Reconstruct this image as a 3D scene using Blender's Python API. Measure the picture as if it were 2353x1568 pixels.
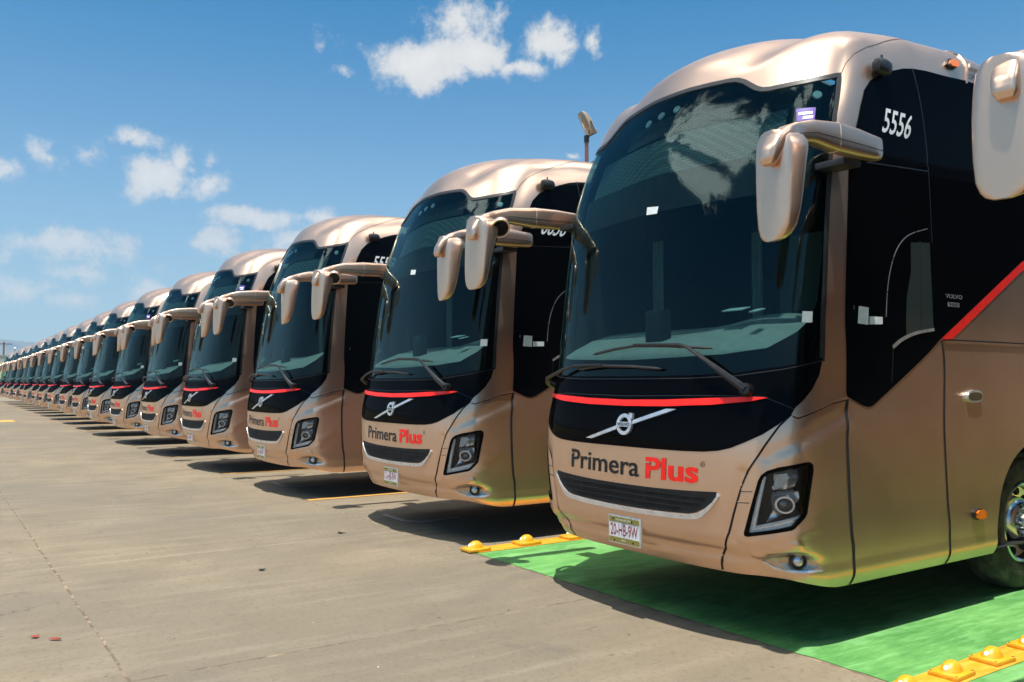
import bpy, bmesh, math, random
import numpy as np
from mathutils import Vector, Matrix, Euler
from mathutils.geometry import delaunay_2d_cdt
for o in list(bpy.data.objects): bpy.data.objects.remove(o)
SC=bpy.context.scene; COL=SC.collection
# ---------------------------------------------------------------- camera
CAMZ=1.70; YAW=math.radians(55.7); PIT=math.atan(95/1975)
cd=bpy.data.cameras.new('camera'); cam=bpy.data.objects.new('camera',cd); COL.objects.link(cam); SC.camera=cam
cd.sensor_width=36; cd.lens=1975/2353*36; cd.clip_start=.05; cd.clip_end=9000
cam.location=(0,0,CAMZ); cam.rotation_euler=Euler((math.pi/2+PIT,0,YAW),'XYZ')
SC.render.resolution_x=1024; SC.render.resolution_y=682
SC.render.engine='CYCLES'
SC.view_settings.view_transform='Standard'; SC.view_settings.look='None'; SC.view_settings.gamma=1; SC.view_settings.use_curve_mapping=False
SC.view_settings.exposure=0.58
# ---------------------------------------------------------------- sun
RAY=Vector((-.17,.19,-1)).normalized()
sl=bpy.data.lights.new('sun','SUN'); sun=bpy.data.objects.new('sun',sl); COL.objects.link(sun)
sl.energy=5.0; sl.angle=math.radians(.53); sl.color=(1,.955,.88)
sun.rotation_euler=(-RAY).to_track_quat('Z','Y').to_euler(); sun.location=(0,0,50)
SUN_EL=math.asin(-RAY.z); SUN_AZ=math.atan2(-RAY.x,-RAY.y)   # clockwise from +Y
# ---------------------------------------------------------------- node helpers
class NT:
    def __init__(s,tree): s.t=tree; s.n=tree.nodes; s.l=tree.links; s.n.clear()
    def add(s,typ,ins=None,**kw):
        n=s.n.new(typ)
        for k,v in kw.items(): setattr(n,k,v)
        if ins:
            for k,v in ins.items():
                if isinstance(v,bpy.types.NodeSocket): s.l.new(v,n.inputs[k])
                elif isinstance(v,bpy.types.Node): s.l.new(v.outputs[0],n.inputs[k])
                else: n.inputs[k].default_value=v
        return n
    def math(s,op,a,b=None,c=None,clamp=False):
        ins={0:a}
        if b is not None: ins[1]=b
        if c is not None: ins[2]=c
        return s.add('ShaderNodeMath',ins,operation=op,use_clamp=clamp).outputs[0]
    def vmath(s,op,a,b=None,out=0):
        ins={0:a}
        if b is not None: ins[1]=b
        return s.add('ShaderNodeVectorMath',ins,operation=op).outputs[out]
    def mix(s,f,a,b,blend='MIX'):
        n=s.n.new('ShaderNodeMix'); n.data_type='RGBA'; n.blend_type=blend
        for i,v in ((0,f),(6,a),(7,b)):
            if isinstance(v,bpy.types.NodeSocket): s.l.new(v,n.inputs[i])
            else: n.inputs[i].default_value=v
        return n.outputs[2]
    def ramp(s,f,stops,interp='LINEAR'):
        n=s.n.new('ShaderNodeValToRGB'); n.color_ramp.interpolation=interp
        e=n.color_ramp.elements
        while len(e)<len(stops): e.new(.5)
        for q,(p,c) in zip(e,stops): q.position=p; q.color=(c if len(c)==4 else (*c,1))
        s.l.new(f,n.inputs[0]); return n.outputs[0]
    def noise(s,v,scale,detail=4,rough=.5,out=0,dist=0):
        n=s.add('ShaderNodeTexNoise',{'Scale':scale,'Detail':detail,'Roughness':rough,'Distortion':dist})
        s.l.new(v,n.inputs['Vector']); return n.outputs[out]
    def maprange(s,v,a,b,c=0.,d=1.,smooth=False):
        n=s.add('ShaderNodeMapRange',{0:v,1:a,2:b,3:c,4:d},interpolation_type='SMOOTHSTEP' if smooth else 'LINEAR'); return n.outputs[0]
def c4(c): return (*c,1)
# ---------------------------------------------------------------- world: sky + clouds
W=bpy.data.worlds.new('World'); SC.world=W; W.use_nodes=True
w=NT(W.node_tree)
sky=w.add('ShaderNodeTexSky',sky_type='NISHITA',sun_disc=False,sun_elevation=SUN_EL,sun_rotation=SUN_AZ,altitude=1800,air_density=1.0,dust_density=1.6,ozone_density=2.5)
tc=w.add('ShaderNodeTexCoord'); D=tc.outputs['Generated']
sep=w.add('ShaderNodeSeparateXYZ',{0:D}); el=sep.outputs[2]
skyc=w.mix(1.,sky.outputs[0],(.36,1.45,1.72,1),'MULTIPLY')
hz=w.maprange(el,-.02,.46,1.,0.)
hz=w.math('POWER',hz,1.6)
hz=w.math('MULTIPLY',hz,.96)
skyc=w.mix(hz,skyc,(6.0,6.3,6.25,1))
# cloud blobs: (azimuth from +Y clockwise deg, elevation deg, half-width deg, half-height deg, tilt deg, weight)
CLOUDS=[(-63.66, 20.76, 2.44, 1.45, -8, 1.2), (-61.33, 20.85, 3.97, 1.93, 5, 1.3), (-58.25, 21.32, 2.44, 1.93, 0, 1.3), (-59.14, 23.23, 3.21, 1.93, 20, 1.1), (-60.6, 19.96, 3.06, 1.45, 8, 1.1), (-55.3, 20.29, 1.99, 0.71, 5, 0.85), (-52.79, 21.62, 1.89, 1.22, -15, 1.15), (-50.06, 21.5, 0.55, 0.84, 0, 0.9), (-68.1, 21.6, 1.04, 0.71, 10, 0.45), (-67.09, 19.97, 0.67, 0.26, 0, 0.45), (-84.92, 13.42, 1.59, 0.77, -25, 0.6), (-84.12, 12.95, 1.04, 0.51, 10, 0.6), (-82.16, 13.67, 0.73, 1.03, -70, 0.5), (-79.78, 14.72, 1.28, 0.64, 0, 0.75), (-86.49, 12.07, 1.16, 0.96, 0, 0.9), (-78.25, 12.61, 2.2, 1.54, 12, 1.15), (-77.51, 13.59, 0.79, 0.9, 0, 0.9), (-75.31, 12.4, 1.77, 1.16, 15, 1.1), (-76.49, 13.42, 0.86, 0.48, 0, 0.6), (-75.38, 13.96, 0.67, 0.39, 0, 0.5), (-72.5, 10.4, 3.21, 0.8, -2, 1.1), (-74.73, 9.0, 1.53, 0.8, 0, 1.1), (-83.08, 8.0, 4.13, 1.16, 2, 1.0), (-82.58, 6.18, 2.14, 0.71, 0, 0.75), (-85.5, 5.39, 2.29, 0.84, 0, 0.8), (-68.4, 10.45, 1.07, 0.84, 0, 1.0), (-69.9, 8.95, 2.29, 1.16, 15, 1.0), (-78.24, 5.54, 1.83, 0.77, 0, 0.8), (-78.01, 6.68, 0.55, 0.39, 0, 0.5), (-83.24, 4.73, 2.75, 0.51, 0, 0.5), (-51.79, 14.89, 0.43, 0.26, 0, 0.8)]
nv=w.noise(D,9.,5,.62,out=1)
nv=w.vmath('SUBTRACT',nv,(.5,.5,.5)); nv2=w.add('ShaderNodeVectorMath',{0:nv,'Scale':.060},operation='SCALE').outputs[0]
DD_=w.vmath('ADD',D,nv2)
acc=None
for az,e,hw,hh,tl,wt in CLOUDS:
    a=math.radians(az);e=math.radians(e)
    dirv=Vector((math.sin(a)*math.cos(e),math.cos(a)*math.cos(e),math.sin(e)))
    rt=Vector((math.cos(a),-math.sin(a),0)); up=rt.cross(dirv)
    m3=Matrix((rt,dirv,up)).transposed()@Matrix.Rotation(math.radians(-tl),3,'Y')
    mp=w.add('ShaderNodeMapping',{'Vector':DD_,'Location':dirv,'Rotation':m3.to_euler(),'Scale':(math.radians(hw*1.12),.6,math.radians(hh*1.15))},vector_type='TEXTURE')
    v=w.math('MULTIPLY_ADD',w.vmath('LENGTH',mp.outputs[0],out=1),-wt,wt)
    acc=v if acc is None else w.math('MAXIMUM',acc,v)
n1=w.noise(D,26.,8,.66)
n0=w.noise(D,8.,6,.6)
dens=w.math('ADD',acc,w.math('MULTIPLY_ADD',n1,2.7,-1.46))
# cumulus behind and above the viewer: they are what the windscreens mirror
back=w.maprange(w.vmath('DOT_PRODUCT',D,(-math.sin(YAW),math.cos(YAW),0.0),out=1),.60,.40)
BK=[(-142,47,9,8,0,1.35),(-152,44,6,9,0,1.2),(-128,46,4,7,0,1.1),(-160,47,4,8,0,1.),(-146,34,7,4,0,1.),(160,57,7,6,0,1.2),(148,63,8,5,0,1.1),(60,40,12,8,0,1.),(10,60,14,8,0,1.),(-90,66,10,5,0,.8),(-170,70,10,6,0,.9)]
acc2=None
for az,e,hw,hh,tl,wt in BK:
    a=math.radians(az);e=math.radians(e)
    dirv=Vector((math.sin(a)*math.cos(e),math.cos(a)*math.cos(e),math.sin(e)))
    rt=Vector((math.cos(a),-math.sin(a),0)); up=rt.cross(dirv)
    m3=Matrix((rt,dirv,up)).transposed()@Matrix.Rotation(math.radians(-tl),3,'Y')
    mp=w.add('ShaderNodeMapping',{'Vector':w.vmath('ADD',D,w.add('ShaderNodeVectorMath',{0:nv,'Scale':.20},operation='SCALE').outputs[0]),'Location':dirv,'Rotation':m3.to_euler(),'Scale':(math.radians(hw*1.3),.6,math.radians(hh*1.3))},vector_type='TEXTURE')
    v=w.math('MULTIPLY_ADD',w.vmath('LENGTH',mp.outputs[0],out=1),-wt,wt)
    acc2=v if acc2 is None else w.math('MAXIMUM',acc2,v)
field=w.math('MULTIPLY',w.maprange(w.math('ADD',acc2,w.math('MULTIPLY_ADD',w.noise(D,9.,8,.70),3.2,-1.72)),-.05,.55,0.,1.,True),back)
cm=w.math('MAXIMUM',w.maprange(dens,-.12,.70,0.,1.,True),field)
lowf=w.maprange(el,.02,.30,.55,.98)
cm=w.math('MULTIPLY',cm,lowf)
shade=w.maprange(w.math('ADD',w.math('MULTIPLY',dens,.55),w.math('MULTIPLY_ADD',n0,1.2,-.6)),-.1,.75)
cc=w.mix(shade,(7.0,7.3,7.6,1),(9.2,9.2,9.1,1))
cc=w.mix(w.math('MULTIPLY',field,back),cc,(60.,60.,58.,1))
fin=w.mix(cm,skyc,cc)
bg=w.add('ShaderNodeBackground',{'Color':fin,'Strength':.061})
w.add('ShaderNodeOutputWorld',{'Surface':bg.outputs[0]})
# ---------------------------------------------------------------- materials
def mat(name,fn):
    m=bpy.data.materials.new(name); m.use_nodes=True; t=NT(m.node_tree); sh=fn(t)
    t.add('ShaderNodeOutputMaterial',{'Surface':sh}); return m
def pbr(t,**k):
    b=t.add('ShaderNodeBsdfPrincipled')
    for a,v in k.items():
        a={'base':'Base Color','rough':'Roughness','metal':'Metallic','coat':'Coat Weight','coatr':'Coat Roughness','spec':'Specular IOR Level','normal':'Normal','emit':'Emission Color','emits':'Emission Strength'}[a]
        if isinstance(v,bpy.types.NodeSocket): t.l.new(v,b.inputs[a])
        else: b.inputs[a].default_value=c4(v) if isinstance(v,tuple) and len(v)==3 else v
    return b.outputs[0]
def plain(name,base,rough=.5,metal=0.,spec=.5,coat=0.,dust=0.):
    def f(t):
        P=t.add('ShaderNodeTexCoord').outputs['Object']
        n=t.noise(P,14.,5,.6); b=t.mix(t.maprange(n,.35,.7),c4(tuple(x*.86 for x in base)),c4(tuple(min(1,x*1.1) for x in base)))
        r=t.maprange(n,.3,.7,max(.02,rough*.85),min(1,rough*1.15))
        if dust: b=t.mix(t.math('MULTIPLY',t.maprange(t.noise(P,5.,6,.7),.45,.75),dust),b,(.30,.25,.19,1))
        return pbr(t,base=b,rough=r,metal=metal,spec=spec,coat=coat)
    return mat(name,f)
GM=.975; GC=.42
def f_gold(t):
    tc=t.add('ShaderNodeTexCoord'); P=tc.outputs['Object']
    n=t.noise(P,2.2,5,.6)
    fine=t.noise(P,900.,2,.5)
    base=t.mix(t.maprange(n,.35,.7),(.70,.475,.345,1),(.75,.515,.375,1))
    base=t.mix(t.maprange(fine,.4,.65,0,.25),base,(.86,.65,.50,1))
    # dust film low down and streaks
    sepn=t.add('ShaderNodeSeparateXYZ',{0:P}); z=sepn.outputs[2]
    st=t.noise(t.vmath('MULTIPLY',P,(18,18,1.1)),1.,5,.6)
    dust=t.math('MULTIPLY',t.maprange(st,.45,.8),t.maprange(z,2.2,.3,.02,.16))
    spk=t.add('ShaderNodeTexVoronoi',{'Vector':P,'Scale':16.}); sp=t.math('LESS_THAN',spk.outputs['Distance'],.045)
    sp=t.math('MULTIPLY',sp,t.math('GREATER_THAN',t.noise(P,3.,2,.5),.53))
    base=t.mix(t.math('MULTIPLY',dust,.55),base,(.50,.41,.31,1))
    base=t.mix(t.math('MULTIPLY',sp,.35),base,(.72,.62,.5,1))
    flake=pbr(t,base=base,rough=t.math('ADD',t.maprange(n,.3,.7,.44,.48),t.math('MULTIPLY',dust,.2)),metal=GM,spec=.3)
    clear=pbr(t,base=base,rough=t.math('ADD',t.maprange(n,.3,.7,.19,.22),t.math('MULTIPLY',dust,.15)),metal=1.,spec=.5)
    g=t.add('ShaderNodeMixShader',{0:GC,1:flake,2:clear}).outputs[0]
    inner=pbr(t,base=(.035,.04,.045),rough=.9)
    geo=t.add('ShaderNodeNewGeometry')
    m=t.add('ShaderNodeMixShader',{0:geo.outputs['Backfacing'],1:g,2:inner}); return m.outputs[0]
GOLD=mat('gold_metallic_paint',f_gold)
def f_glass(t):
    fr=t.add('ShaderNodeFresnel',{'IOR':1.50})
    fr2=t.math('MINIMUM',t.math('MULTIPLY',fr.outputs[0],.62),.8)
    tr=t.add('ShaderNodeBsdfTransparent',{'Color':(.44,.67,.66,1)})
    gl=t.add('ShaderNodeBsdfGlossy',{'Roughness':.0,'Color':(.74,.97,.96,1)})
    P=t.add('ShaderNodeTexCoord').outputs['Object']
    bp=t.add('ShaderNodeBump',{'Strength':.05,'Distance':.02}); t.l.new(t.noise(t.vmath('MULTIPLY',P,(3.2,3.2,.7)),1.,2,.5),bp.inputs['Height']); t.l.new(bp.outputs[0],gl.inputs['Normal'])
    return t.add('ShaderNodeMixShader',{0:fr2,1:tr,2:gl}).outputs[0]
GLASS=mat('windscreen_glass',f_glass)
def f_sideglass(t):
    fr=t.add('ShaderNodeFresnel',{'IOR':1.5})
    d=t.add('ShaderNodeBsdfDiffuse',{'Color':(.0012,.0015,.002,1)})
    gl=t.add('ShaderNodeBsdfGlossy',{'Roughness':.015,'Color':(.8,.9,1,1)})
    return t.add('ShaderNodeMixShader',{0:t.math('MULTIPLY',fr.outputs[0],.10),1:d,2:gl}).outputs[0]
BLKGLASS=mat('black_side_glass',f_sideglass)
def f_clear(t):
    fr=t.add('ShaderNodeFresnel',{'IOR':1.45})
    return t.add('ShaderNodeMixShader',{0:fr.outputs[0],1:t.add('ShaderNodeBsdfTransparent',{'Color':(.95,.97,.98,1)}).outputs[0],2:t.add('ShaderNodeBsdfGlossy',{'Roughness':.0}).outputs[0]}).outputs[0]
CLEAR=mat('clear_lens',f_clear)
BLK=mat('gloss_black_trim',lambda t:t.add('ShaderNodeMixShader',{0:t.math('MINIMUM',t.math('MULTIPLY',t.add('ShaderNodeFresnel',{'IOR':1.5}).outputs[0],.14),.03),1:t.add('ShaderNodeBsdfDiffuse',{'Color':(.0015,.0015,.002,1)}).outputs[0],2:t.add('ShaderNodeBsdfGlossy',{'Roughness':.03}).outputs[0]}).outputs[0])
SATBLK=plain('satin_black_rubber',(.010,.010,.011),.45,dust=.06)
MATBLK=plain('matt_black_cavity',(.0025,.0025,.0025),.9)
RED=plain('red_gloss_strip',(.90,.012,.003),.40)
REDV=plain('red_vinyl',(.86,.012,.004),.45)
DARKV=plain('charcoal_vinyl',(.010,.013,.016),.45,spec=.3)
WHITEV=plain('white_vinyl',(.72,.76,.74),.5)
CHROME=plain('chrome',(.72,.73,.75),.11,metal=1.)
ALLOY=plain('polished_alloy',(.62,.63,.65),.24,metal=1.)
SATCHR=plain('satin_chrome',(.70,.70,.72),.30,metal=.75)
GREYMET=plain('grey_reflector',(.48,.49,.50),.3,metal=.3)
AMBER=plain('amber_plastic',(.85,.20,.012),.2,coat=.5)
TYRE=plain('tyre_rubber',(.016,.016,.017),.75,dust=.35)
DASH=plain('grey_dashboard',(.36,.33,.30),.8)
SEATM=plain('dark_blue_seat_cloth',(.016,.022,.035),.9)
CABIN=plain('cabin_trim_dark',(.008,.011,.014),.9)
CABGREY=plain('cabin_trim_grey',(.33,.35,.33),.85)
PLATEW=plain('number_plate_white',(.62,.63,.66),.4)
PLATEG=plain('number_plate_olive',(.22,.19,.035),.45)
PLATER=plain('number_plate_red_ink',(.30,.012,.02),.5)
PURPLE=plain('purple_decal',(.10,.04,.32),.4)
DRL=plain('daylight_light_guide',(.88,.90,.92),.25)
def f_perf(t):
    P=t.add('ShaderNodeTexCoord').outputs['Object']
    v=t.add('ShaderNodeTexVoronoi',{'Vector':P,'Scale':46.,'Randomness':0.}); d=t.math('LESS_THAN',v.outputs['Distance'],.30)
    return pbr(t,base=t.mix(d,(.045,.06,.06,1),(.17,.21,.20,1)),rough=.6)
PERF=mat('dotted_sign_box',f_perf)
# ---------------------------------------------------------------- bus body surface: (s,q) -> xyz, s = girth from the nose centre, q = height line
ROWS=np.array([[.26,1.262,.27],[.345,1.312,.17],[.45,1.316,.085],[.56,1.320,-.01],[.70,1.322,-.03],[1.0,1.32,-.045],[1.3,1.308,-.035],[1.6,1.288,.025],[2.05,1.292,.09],
[2.6,1.303,.18],[3.0,1.312,.27],[3.4,1.308,.395],[3.7,1.27,.52],[3.95,1.205,.66],[4.09,1.12,.84],[4.22,.95,1.14],[4.30,.56,1.64],[4.33,.001,2.316]])
ZR=np.array([.26,.345,.45,.56,.7,1.,1.3,1.6,2.05,2.6,3.,3.4,3.7,3.95,4.12,4.23,4.28,4.29])
WR=np.array([1.262,1.310,1.313,1.315,1.316,1.314,1.308,1.30,1.295,1.29,1.295,1.30,1.30,1.28,1.22,1.05,.6,.001])
DDp,NN,MM=.782,2.7,4.2
LEN=12.6
_t=1-(1-np.linspace(0,1,4001))**2.5
_y=DDp*(1-np.maximum(0,1-_t**NN)**(1/MM))
_s=np.concatenate([[0],np.cumsum(np.hypot(np.diff(_t*1.3),np.diff(_y)))]); SCn=float(_s[-1])
def crom(P,t):
    n=len(P);t=np.clip(t,0,n-1);i=np.clip(np.floor(t).astype(int),0,n-2);u=(t-i)
    if P.ndim>1:u=u[...,None]
    g=lambda k:P[np.clip(k,0,n-1)]
    a,b,c,d=g(i-1),g(i),g(i+1),g(i+2)
    return .5*((2*b)+(-a+c)*u+(2*a-5*b+4*c-d)*u*u+(-a+3*b-3*c+d)*u**3)
_tt=np.linspace(0,len(ROWS)-1,3001); _zz=np.maximum.accumulate(crom(ROWS[:,0],_tt)+np.arange(3001)*1e-9)
def sm(a,b,x):
    u=np.clip((x-a)/(b-a),0,1);return u*u*(3-2*u)
QMAX=float(_zz[-1]); SMAX=SCn+(LEN-DDp)
def base0(s,q):
    s=np.asarray(s,float);q=np.asarray(q,float)
    sg=np.where(s<0,-1.,1.);a=np.abs(s)
    t=np.interp(q,_zz,_tt); r=crom(ROWS,t)
    xn=np.interp(a,_s,_t);yn=np.where(a<SCn,np.interp(a,_s,_y),DDp+a-SCn)
    Lf=6-4.5*sm(1.5,2.0,q)*(1-sm(3.1,3.75,q))-5.15*(1-sm(.50,.80,q))
    y=yn+r[...,2]*(1-np.minimum(1,yn/Lf)*(1-.0))
    k=sm(.8,2.6,y)
    W_=r[...,1]*(1-k)+crom(WR,t)*k
    z=r[...,0]*(1-k)+crom(ZR,t)*k
    x=sg*xn*W_; ax=np.abs(x)
    cx=.66+.28*sm(.6,2.0,y)
    val=-.055*np.exp(-((ax-cx)/.17)**2)*sm(3.80,4.05,z)*(1-sm(2.0,3.0,y))
    rid=.075*np.exp(-(x/.62)**2)*sm(3.86,4.16,z)*(1-sm(2.2,3.4,y))+.042*np.exp(-((ax-1.12)/.12)**2)*sm(3.92,4.08,z)*sm(1.3,1.8,y)*(1-sm(2.6,3.4,y))
    y=y-.10*np.exp(-(x/.52)**2)*sm(2.5,3.5,z)*(1-sm(4.0,4.3,z))
    return np.stack([x,y,z+val+rid],-1)
def fdn(fn,s,q,e=2e-3):
    a=fn(s+e,q)-fn(s-e,q);b=fn(s,np.minimum(q+e,QMAX))-fn(s,np.maximum(q-e,.26))
    n=np.cross(a,b);l=np.linalg.norm(n,axis=-1,keepdims=True)
    return n/np.maximum(l,1e-9)
def seg(s,q,a,b,w):
    # gaussian distance to a segment in (s,q)
    ax,ay=a;bx,by=b;dx,dy=bx-ax,by-ay
    t=np.clip(((s-ax)*dx+(q-ay)*dy)/(dx*dx+dy*dy),0,1)
    d=np.hypot(s-ax-t*dx,q-ay-t*dy); return np.exp(-(d/w)**2)
def disp(s,q):
    a=np.abs(s)
    d=-.010*seg(a,q,(1.80,1.40),(1.17,1.13),.045)            # crease sweeping down the wing
    d+=.008*seg(a,q,(1.80,1.32),(1.24,1.13),.06)
    d+=.005*seg(a,q,(1.45,.76),(1.66,.86),.05)
    d+=-.016*seg(a,q,(1.02,1.02),(.93,.60),.035)
    # bumper lip: a step out below a line
    line=np.where(a<.80,.475,.475+.02*(a-.8))
    d+=.034*np.exp(-(np.maximum(0,q-line+.040)/.024)**2)*(1-sm(.85,1.2,a))
    d+=.005*seg(a,q,(1.04,.575),(1.48,.69),.035)
    d+=-.010*np.exp(-((q-line-.03)/.03)**2)*(1-sm(.75,1.0,a))
    # fog lamp scallop
    d+=-.045*np.exp(-(((a-1.28)/.15)**2+((q-.462)/.05)**2)**1.5)
    d+=.012*seg(a,q,(1.05,.50),(1.33,.585),.025)
    return d
def base(s,q):
    s=np.asarray(s,float);q=np.asarray(q,float)
    p=base0(s,q); return p+fdn(base0,s,q)*disp(s,q)[...,None]
def bn(s,q): return fdn(base,s,q)
def S(s,q,off=0.):
    s=np.atleast_1d(np.asarray(s,float));q=np.atleast_1d(np.asarray(q,float))
    return base(s,q)+bn(s,q)*off
ZL=.10     # bus frame sits this far above the yard
def link(name,me,m,parent=None,smooth=True,z=None):
    if m is not None: me.materials.append(m)
    o=bpy.data.objects.new(name,me); COL.objects.link(o)
    if parent is not None: o.parent=parent
    if z is not None: o.location.z=z
    return o
def resample(loop,ds,closed=True):
    out=[];n=len(loop)
    for i in range(n if closed else n-1):
        a=loop[i];b=loop[(i+1)%n];L=math.hypot(b[0]-a[0],b[1]-a[1]);k=max(1,int(math.ceil(L/ds)))
        for j in range(k): out.append((a[0]+(b[0]-a[0])*j/k,a[1]+(b[1]-a[1])*j/k))
    if not closed: out.append(loop[-1])
    return out
def smoothloop(pts,it=2,closed=True):
    for _ in range(it):
        n=len(pts);o=[]
        rng=range(n) if closed else range(n-1)
        if not closed:o.append(pts[0])
        for i in rng:
            a=pts[i];b=pts[(i+1)%n]
            o.append((.75*a[0]+.25*b[0],.75*a[1]+.25*b[1]));o.append((.25*a[0]+.75*b[0],.25*a[1]+.75*b[1]))
        if not closed:o.append(pts[-1])
        pts=o
    return pts
def inside(P,loop):
    x=P[:,0];y=P[:,1];c=np.zeros(len(P),bool);n=len(loop)
    for i in range(n):
        x1,y1=loop[i];x2,y2=loop[(i+1)%n]
        if y1==y2: continue
        k=((y1>y)!=(y2>y))&(x<(x2-x1)*(y-y1)/(y2-y1)+x1);c^=k
    return c
def cdt(loops,sg,qg,bds=.03):
    """loops[0] outer, the rest holes -> verts (n,2), tris"""
    vs=[];es=[]
    rl=[]
    for lp in loops:
        r=resample(lp,bds);rl.append(r);k=len(vs);vs+=r;es+=[(k+i,k+(i+1)%len(r)) for i in range(len(r))]
    G=np.array([(a,b) for a in sg for b in qg],float).reshape(-1,2)
    if len(G):
        m=inside(G,rl[0])
        for h in rl[1:]: m&=~inside(G,h)
        B=np.array(vs); G=G[m]
        if len(G):
            keep=np.ones(len(G),bool)
            for i in range(0,len(G),4000):
                g=G[i:i+4000]; d=np.min(np.abs(g[:,None,:]-B[None])@np.array([1,1]),axis=1); keep[i:i+4000]=d>bds*.45
            vs=vs+[tuple(v) for v in G[keep]]
    V,E_,F,_,_,_=delaunay_2d_cdt([Vector(v) for v in vs],es,[],0,1e-7)
    V=np.array([(v.x,v.y) for v in V]);F=np.array([tuple(f) for f in F if len(f)==3])
    c=V[F].mean(1); ok=inside(c,rl[0])
    for h in rl[1:]: ok&=~inside(c,h)
    A,B_,C_=V[F[:,0]],V[F[:,1]],V[F[:,2]]
    ar=(B_[:,0]-A[:,0])*(C_[:,1]-A[:,1])-(B_[:,1]-A[:,1])*(C_[:,0]-A[:,0])
    ok&=np.abs(ar)>1e-10
    T=[tuple(int(i) for i in (f if r>0 else f[::-1])) for f,r,k in zip(F,ar,ok) if k]
    used=sorted({i for t in T for i in t});mp={u:i for i,u in enumerate(used)}
    return V[used],[tuple(mp[i] for i in t) for t in T]
def finish(name,P,F,N,m,parent,z=None):
    me=bpy.data.meshes.new(name); me.from_pydata([tuple(p) for p in P],[],F); me.update()
    me.polygons.foreach_set('use_smooth',[True]*len(F))
    me.normals_split_custom_set_from_vertices([tuple(n) for n in N])
    return link(name,me,m,parent,z=z)
def rng_(a,b,st): return np.arange(a+st*.5,b,st)
def panel(name,loops,m,parent,off=0.,thick=.01,ds=.05,dq=.05,bds=.03,z=None,fn=None,mirror=False,skirt=True):
    """patch of the body surface bounded by loops; off = metres outside the surface"""
    if isinstance(loops[0][0],(int,float)): loops=[loops]
    if mirror: loops=[[(-a,b) for a,b in lp] for lp in loops]
    o=np.array(loops[0]); sg=rng_(o[:,0].min(),o[:,0].max(),ds) if np.isscalar(ds) else ds; qg=rng_(o[:,1].min(),o[:,1].max(),dq) if np.isscalar(dq) else dq
    V,T=cdt(loops,sg,qg,bds)
    offv=off if fn is None else off+fn(V[:,0],V[:,1])
    N=bn(V[:,0],V[:,1]); P=base(V[:,0],V[:,1])+N*(offv if np.isscalar(offv) else offv[:,None])
    if fn is not None:
        G=lambda s,q: base(s,q)+bn(s,q)*(off+fn(s,q))[:,None]
        e=1.5e-3;s_,q_=V[:,0],V[:,1]; N=np.cross(G(s_+e,q_)-G(s_-e,q_),G(s_,q_+e)-G(s_,q_-e)); N/=np.maximum(1e-9,np.linalg.norm(N,axis=1,keepdims=True))
    F=list(T)
    if skirt and thick:
        cnt={}
        for t in T:
            for i in range(3):
                a,b=t[i],t[(i+1)%3]; cnt[(a,b)]=1
        be=[(a,b) for (a,b) in cnt if (b,a) not in cnt]
        P2=[];N2=[];k=len(P)
        for a,b in be:
            pa,pb=P[a],P[b];na,nb=N[a],N[b]
            q=[pa,pb,pb-nb*thick,pa-na*thick]; n=np.cross(q[1]-q[0],q[3]-q[0]);n=-n/max(1e-9,np.linalg.norm(n))
            n=np.cross(na,pb-pa); n=-n/max(1e-9,np.linalg.norm(n))
            P2+=q;N2+=[n]*4;F.append((k+1,k,k+3,k+2));k+=4
        if P2: P=np.concatenate([P,np.array(P2)]);N=np.concatenate([N,np.array(N2)])
    return finish(name,P,F,N,m,parent,z)
def strip(name,line,wd,m,parent,off=.0025,ds=.03,z=None,mirror=False,closed=False,thick=0.,taper=False):
    if mirror: line=[(-a,b) for a,b in line]
    L=np.array(resample(line,ds,closed)); n=len(L)
    Tn=np.roll(L,-1,0)-np.roll(L,1,0) if closed else np.gradient(L,axis=0)
    Tn/=np.maximum(1e-9,np.linalg.norm(Tn,axis=1,keepdims=True)); nn=np.stack([-Tn[:,1],Tn[:,0]],1)
    wv=np.full(n,wd/2.)
    if taper: wv=wv*np.clip(np.minimum(np.arange(n),np.arange(n)[::-1])/(.25*n),.08,1)
    A=L+nn*wv[:,None];B=L-nn*wv[:,None]
    C=np.concatenate([A,B]);N=bn(C[:,0],C[:,1]);P=base(C[:,0],C[:,1])+N*off
    F=[]
    for i in range(n if closed else n-1):
        j=(i+1)%n;F.append((i,n+i,n+j,j))
    if thick:
        k=len(P);P=np.concatenate([P,P-N*thick]);N=np.concatenate([N,N])
        for i in range(n if closed else n-1):
            j=(i+1)%n;F.append((i,j,k+j,k+i));F.append((n+j,n+i,k+n+i,k+n+j))
        if not closed: F.append((0,k,k+n,n)); F.append((n-1,2*n-1,k+2*n-1,k+n-1))
    return finish(name,P,F,N,m,parent,z)
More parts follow.
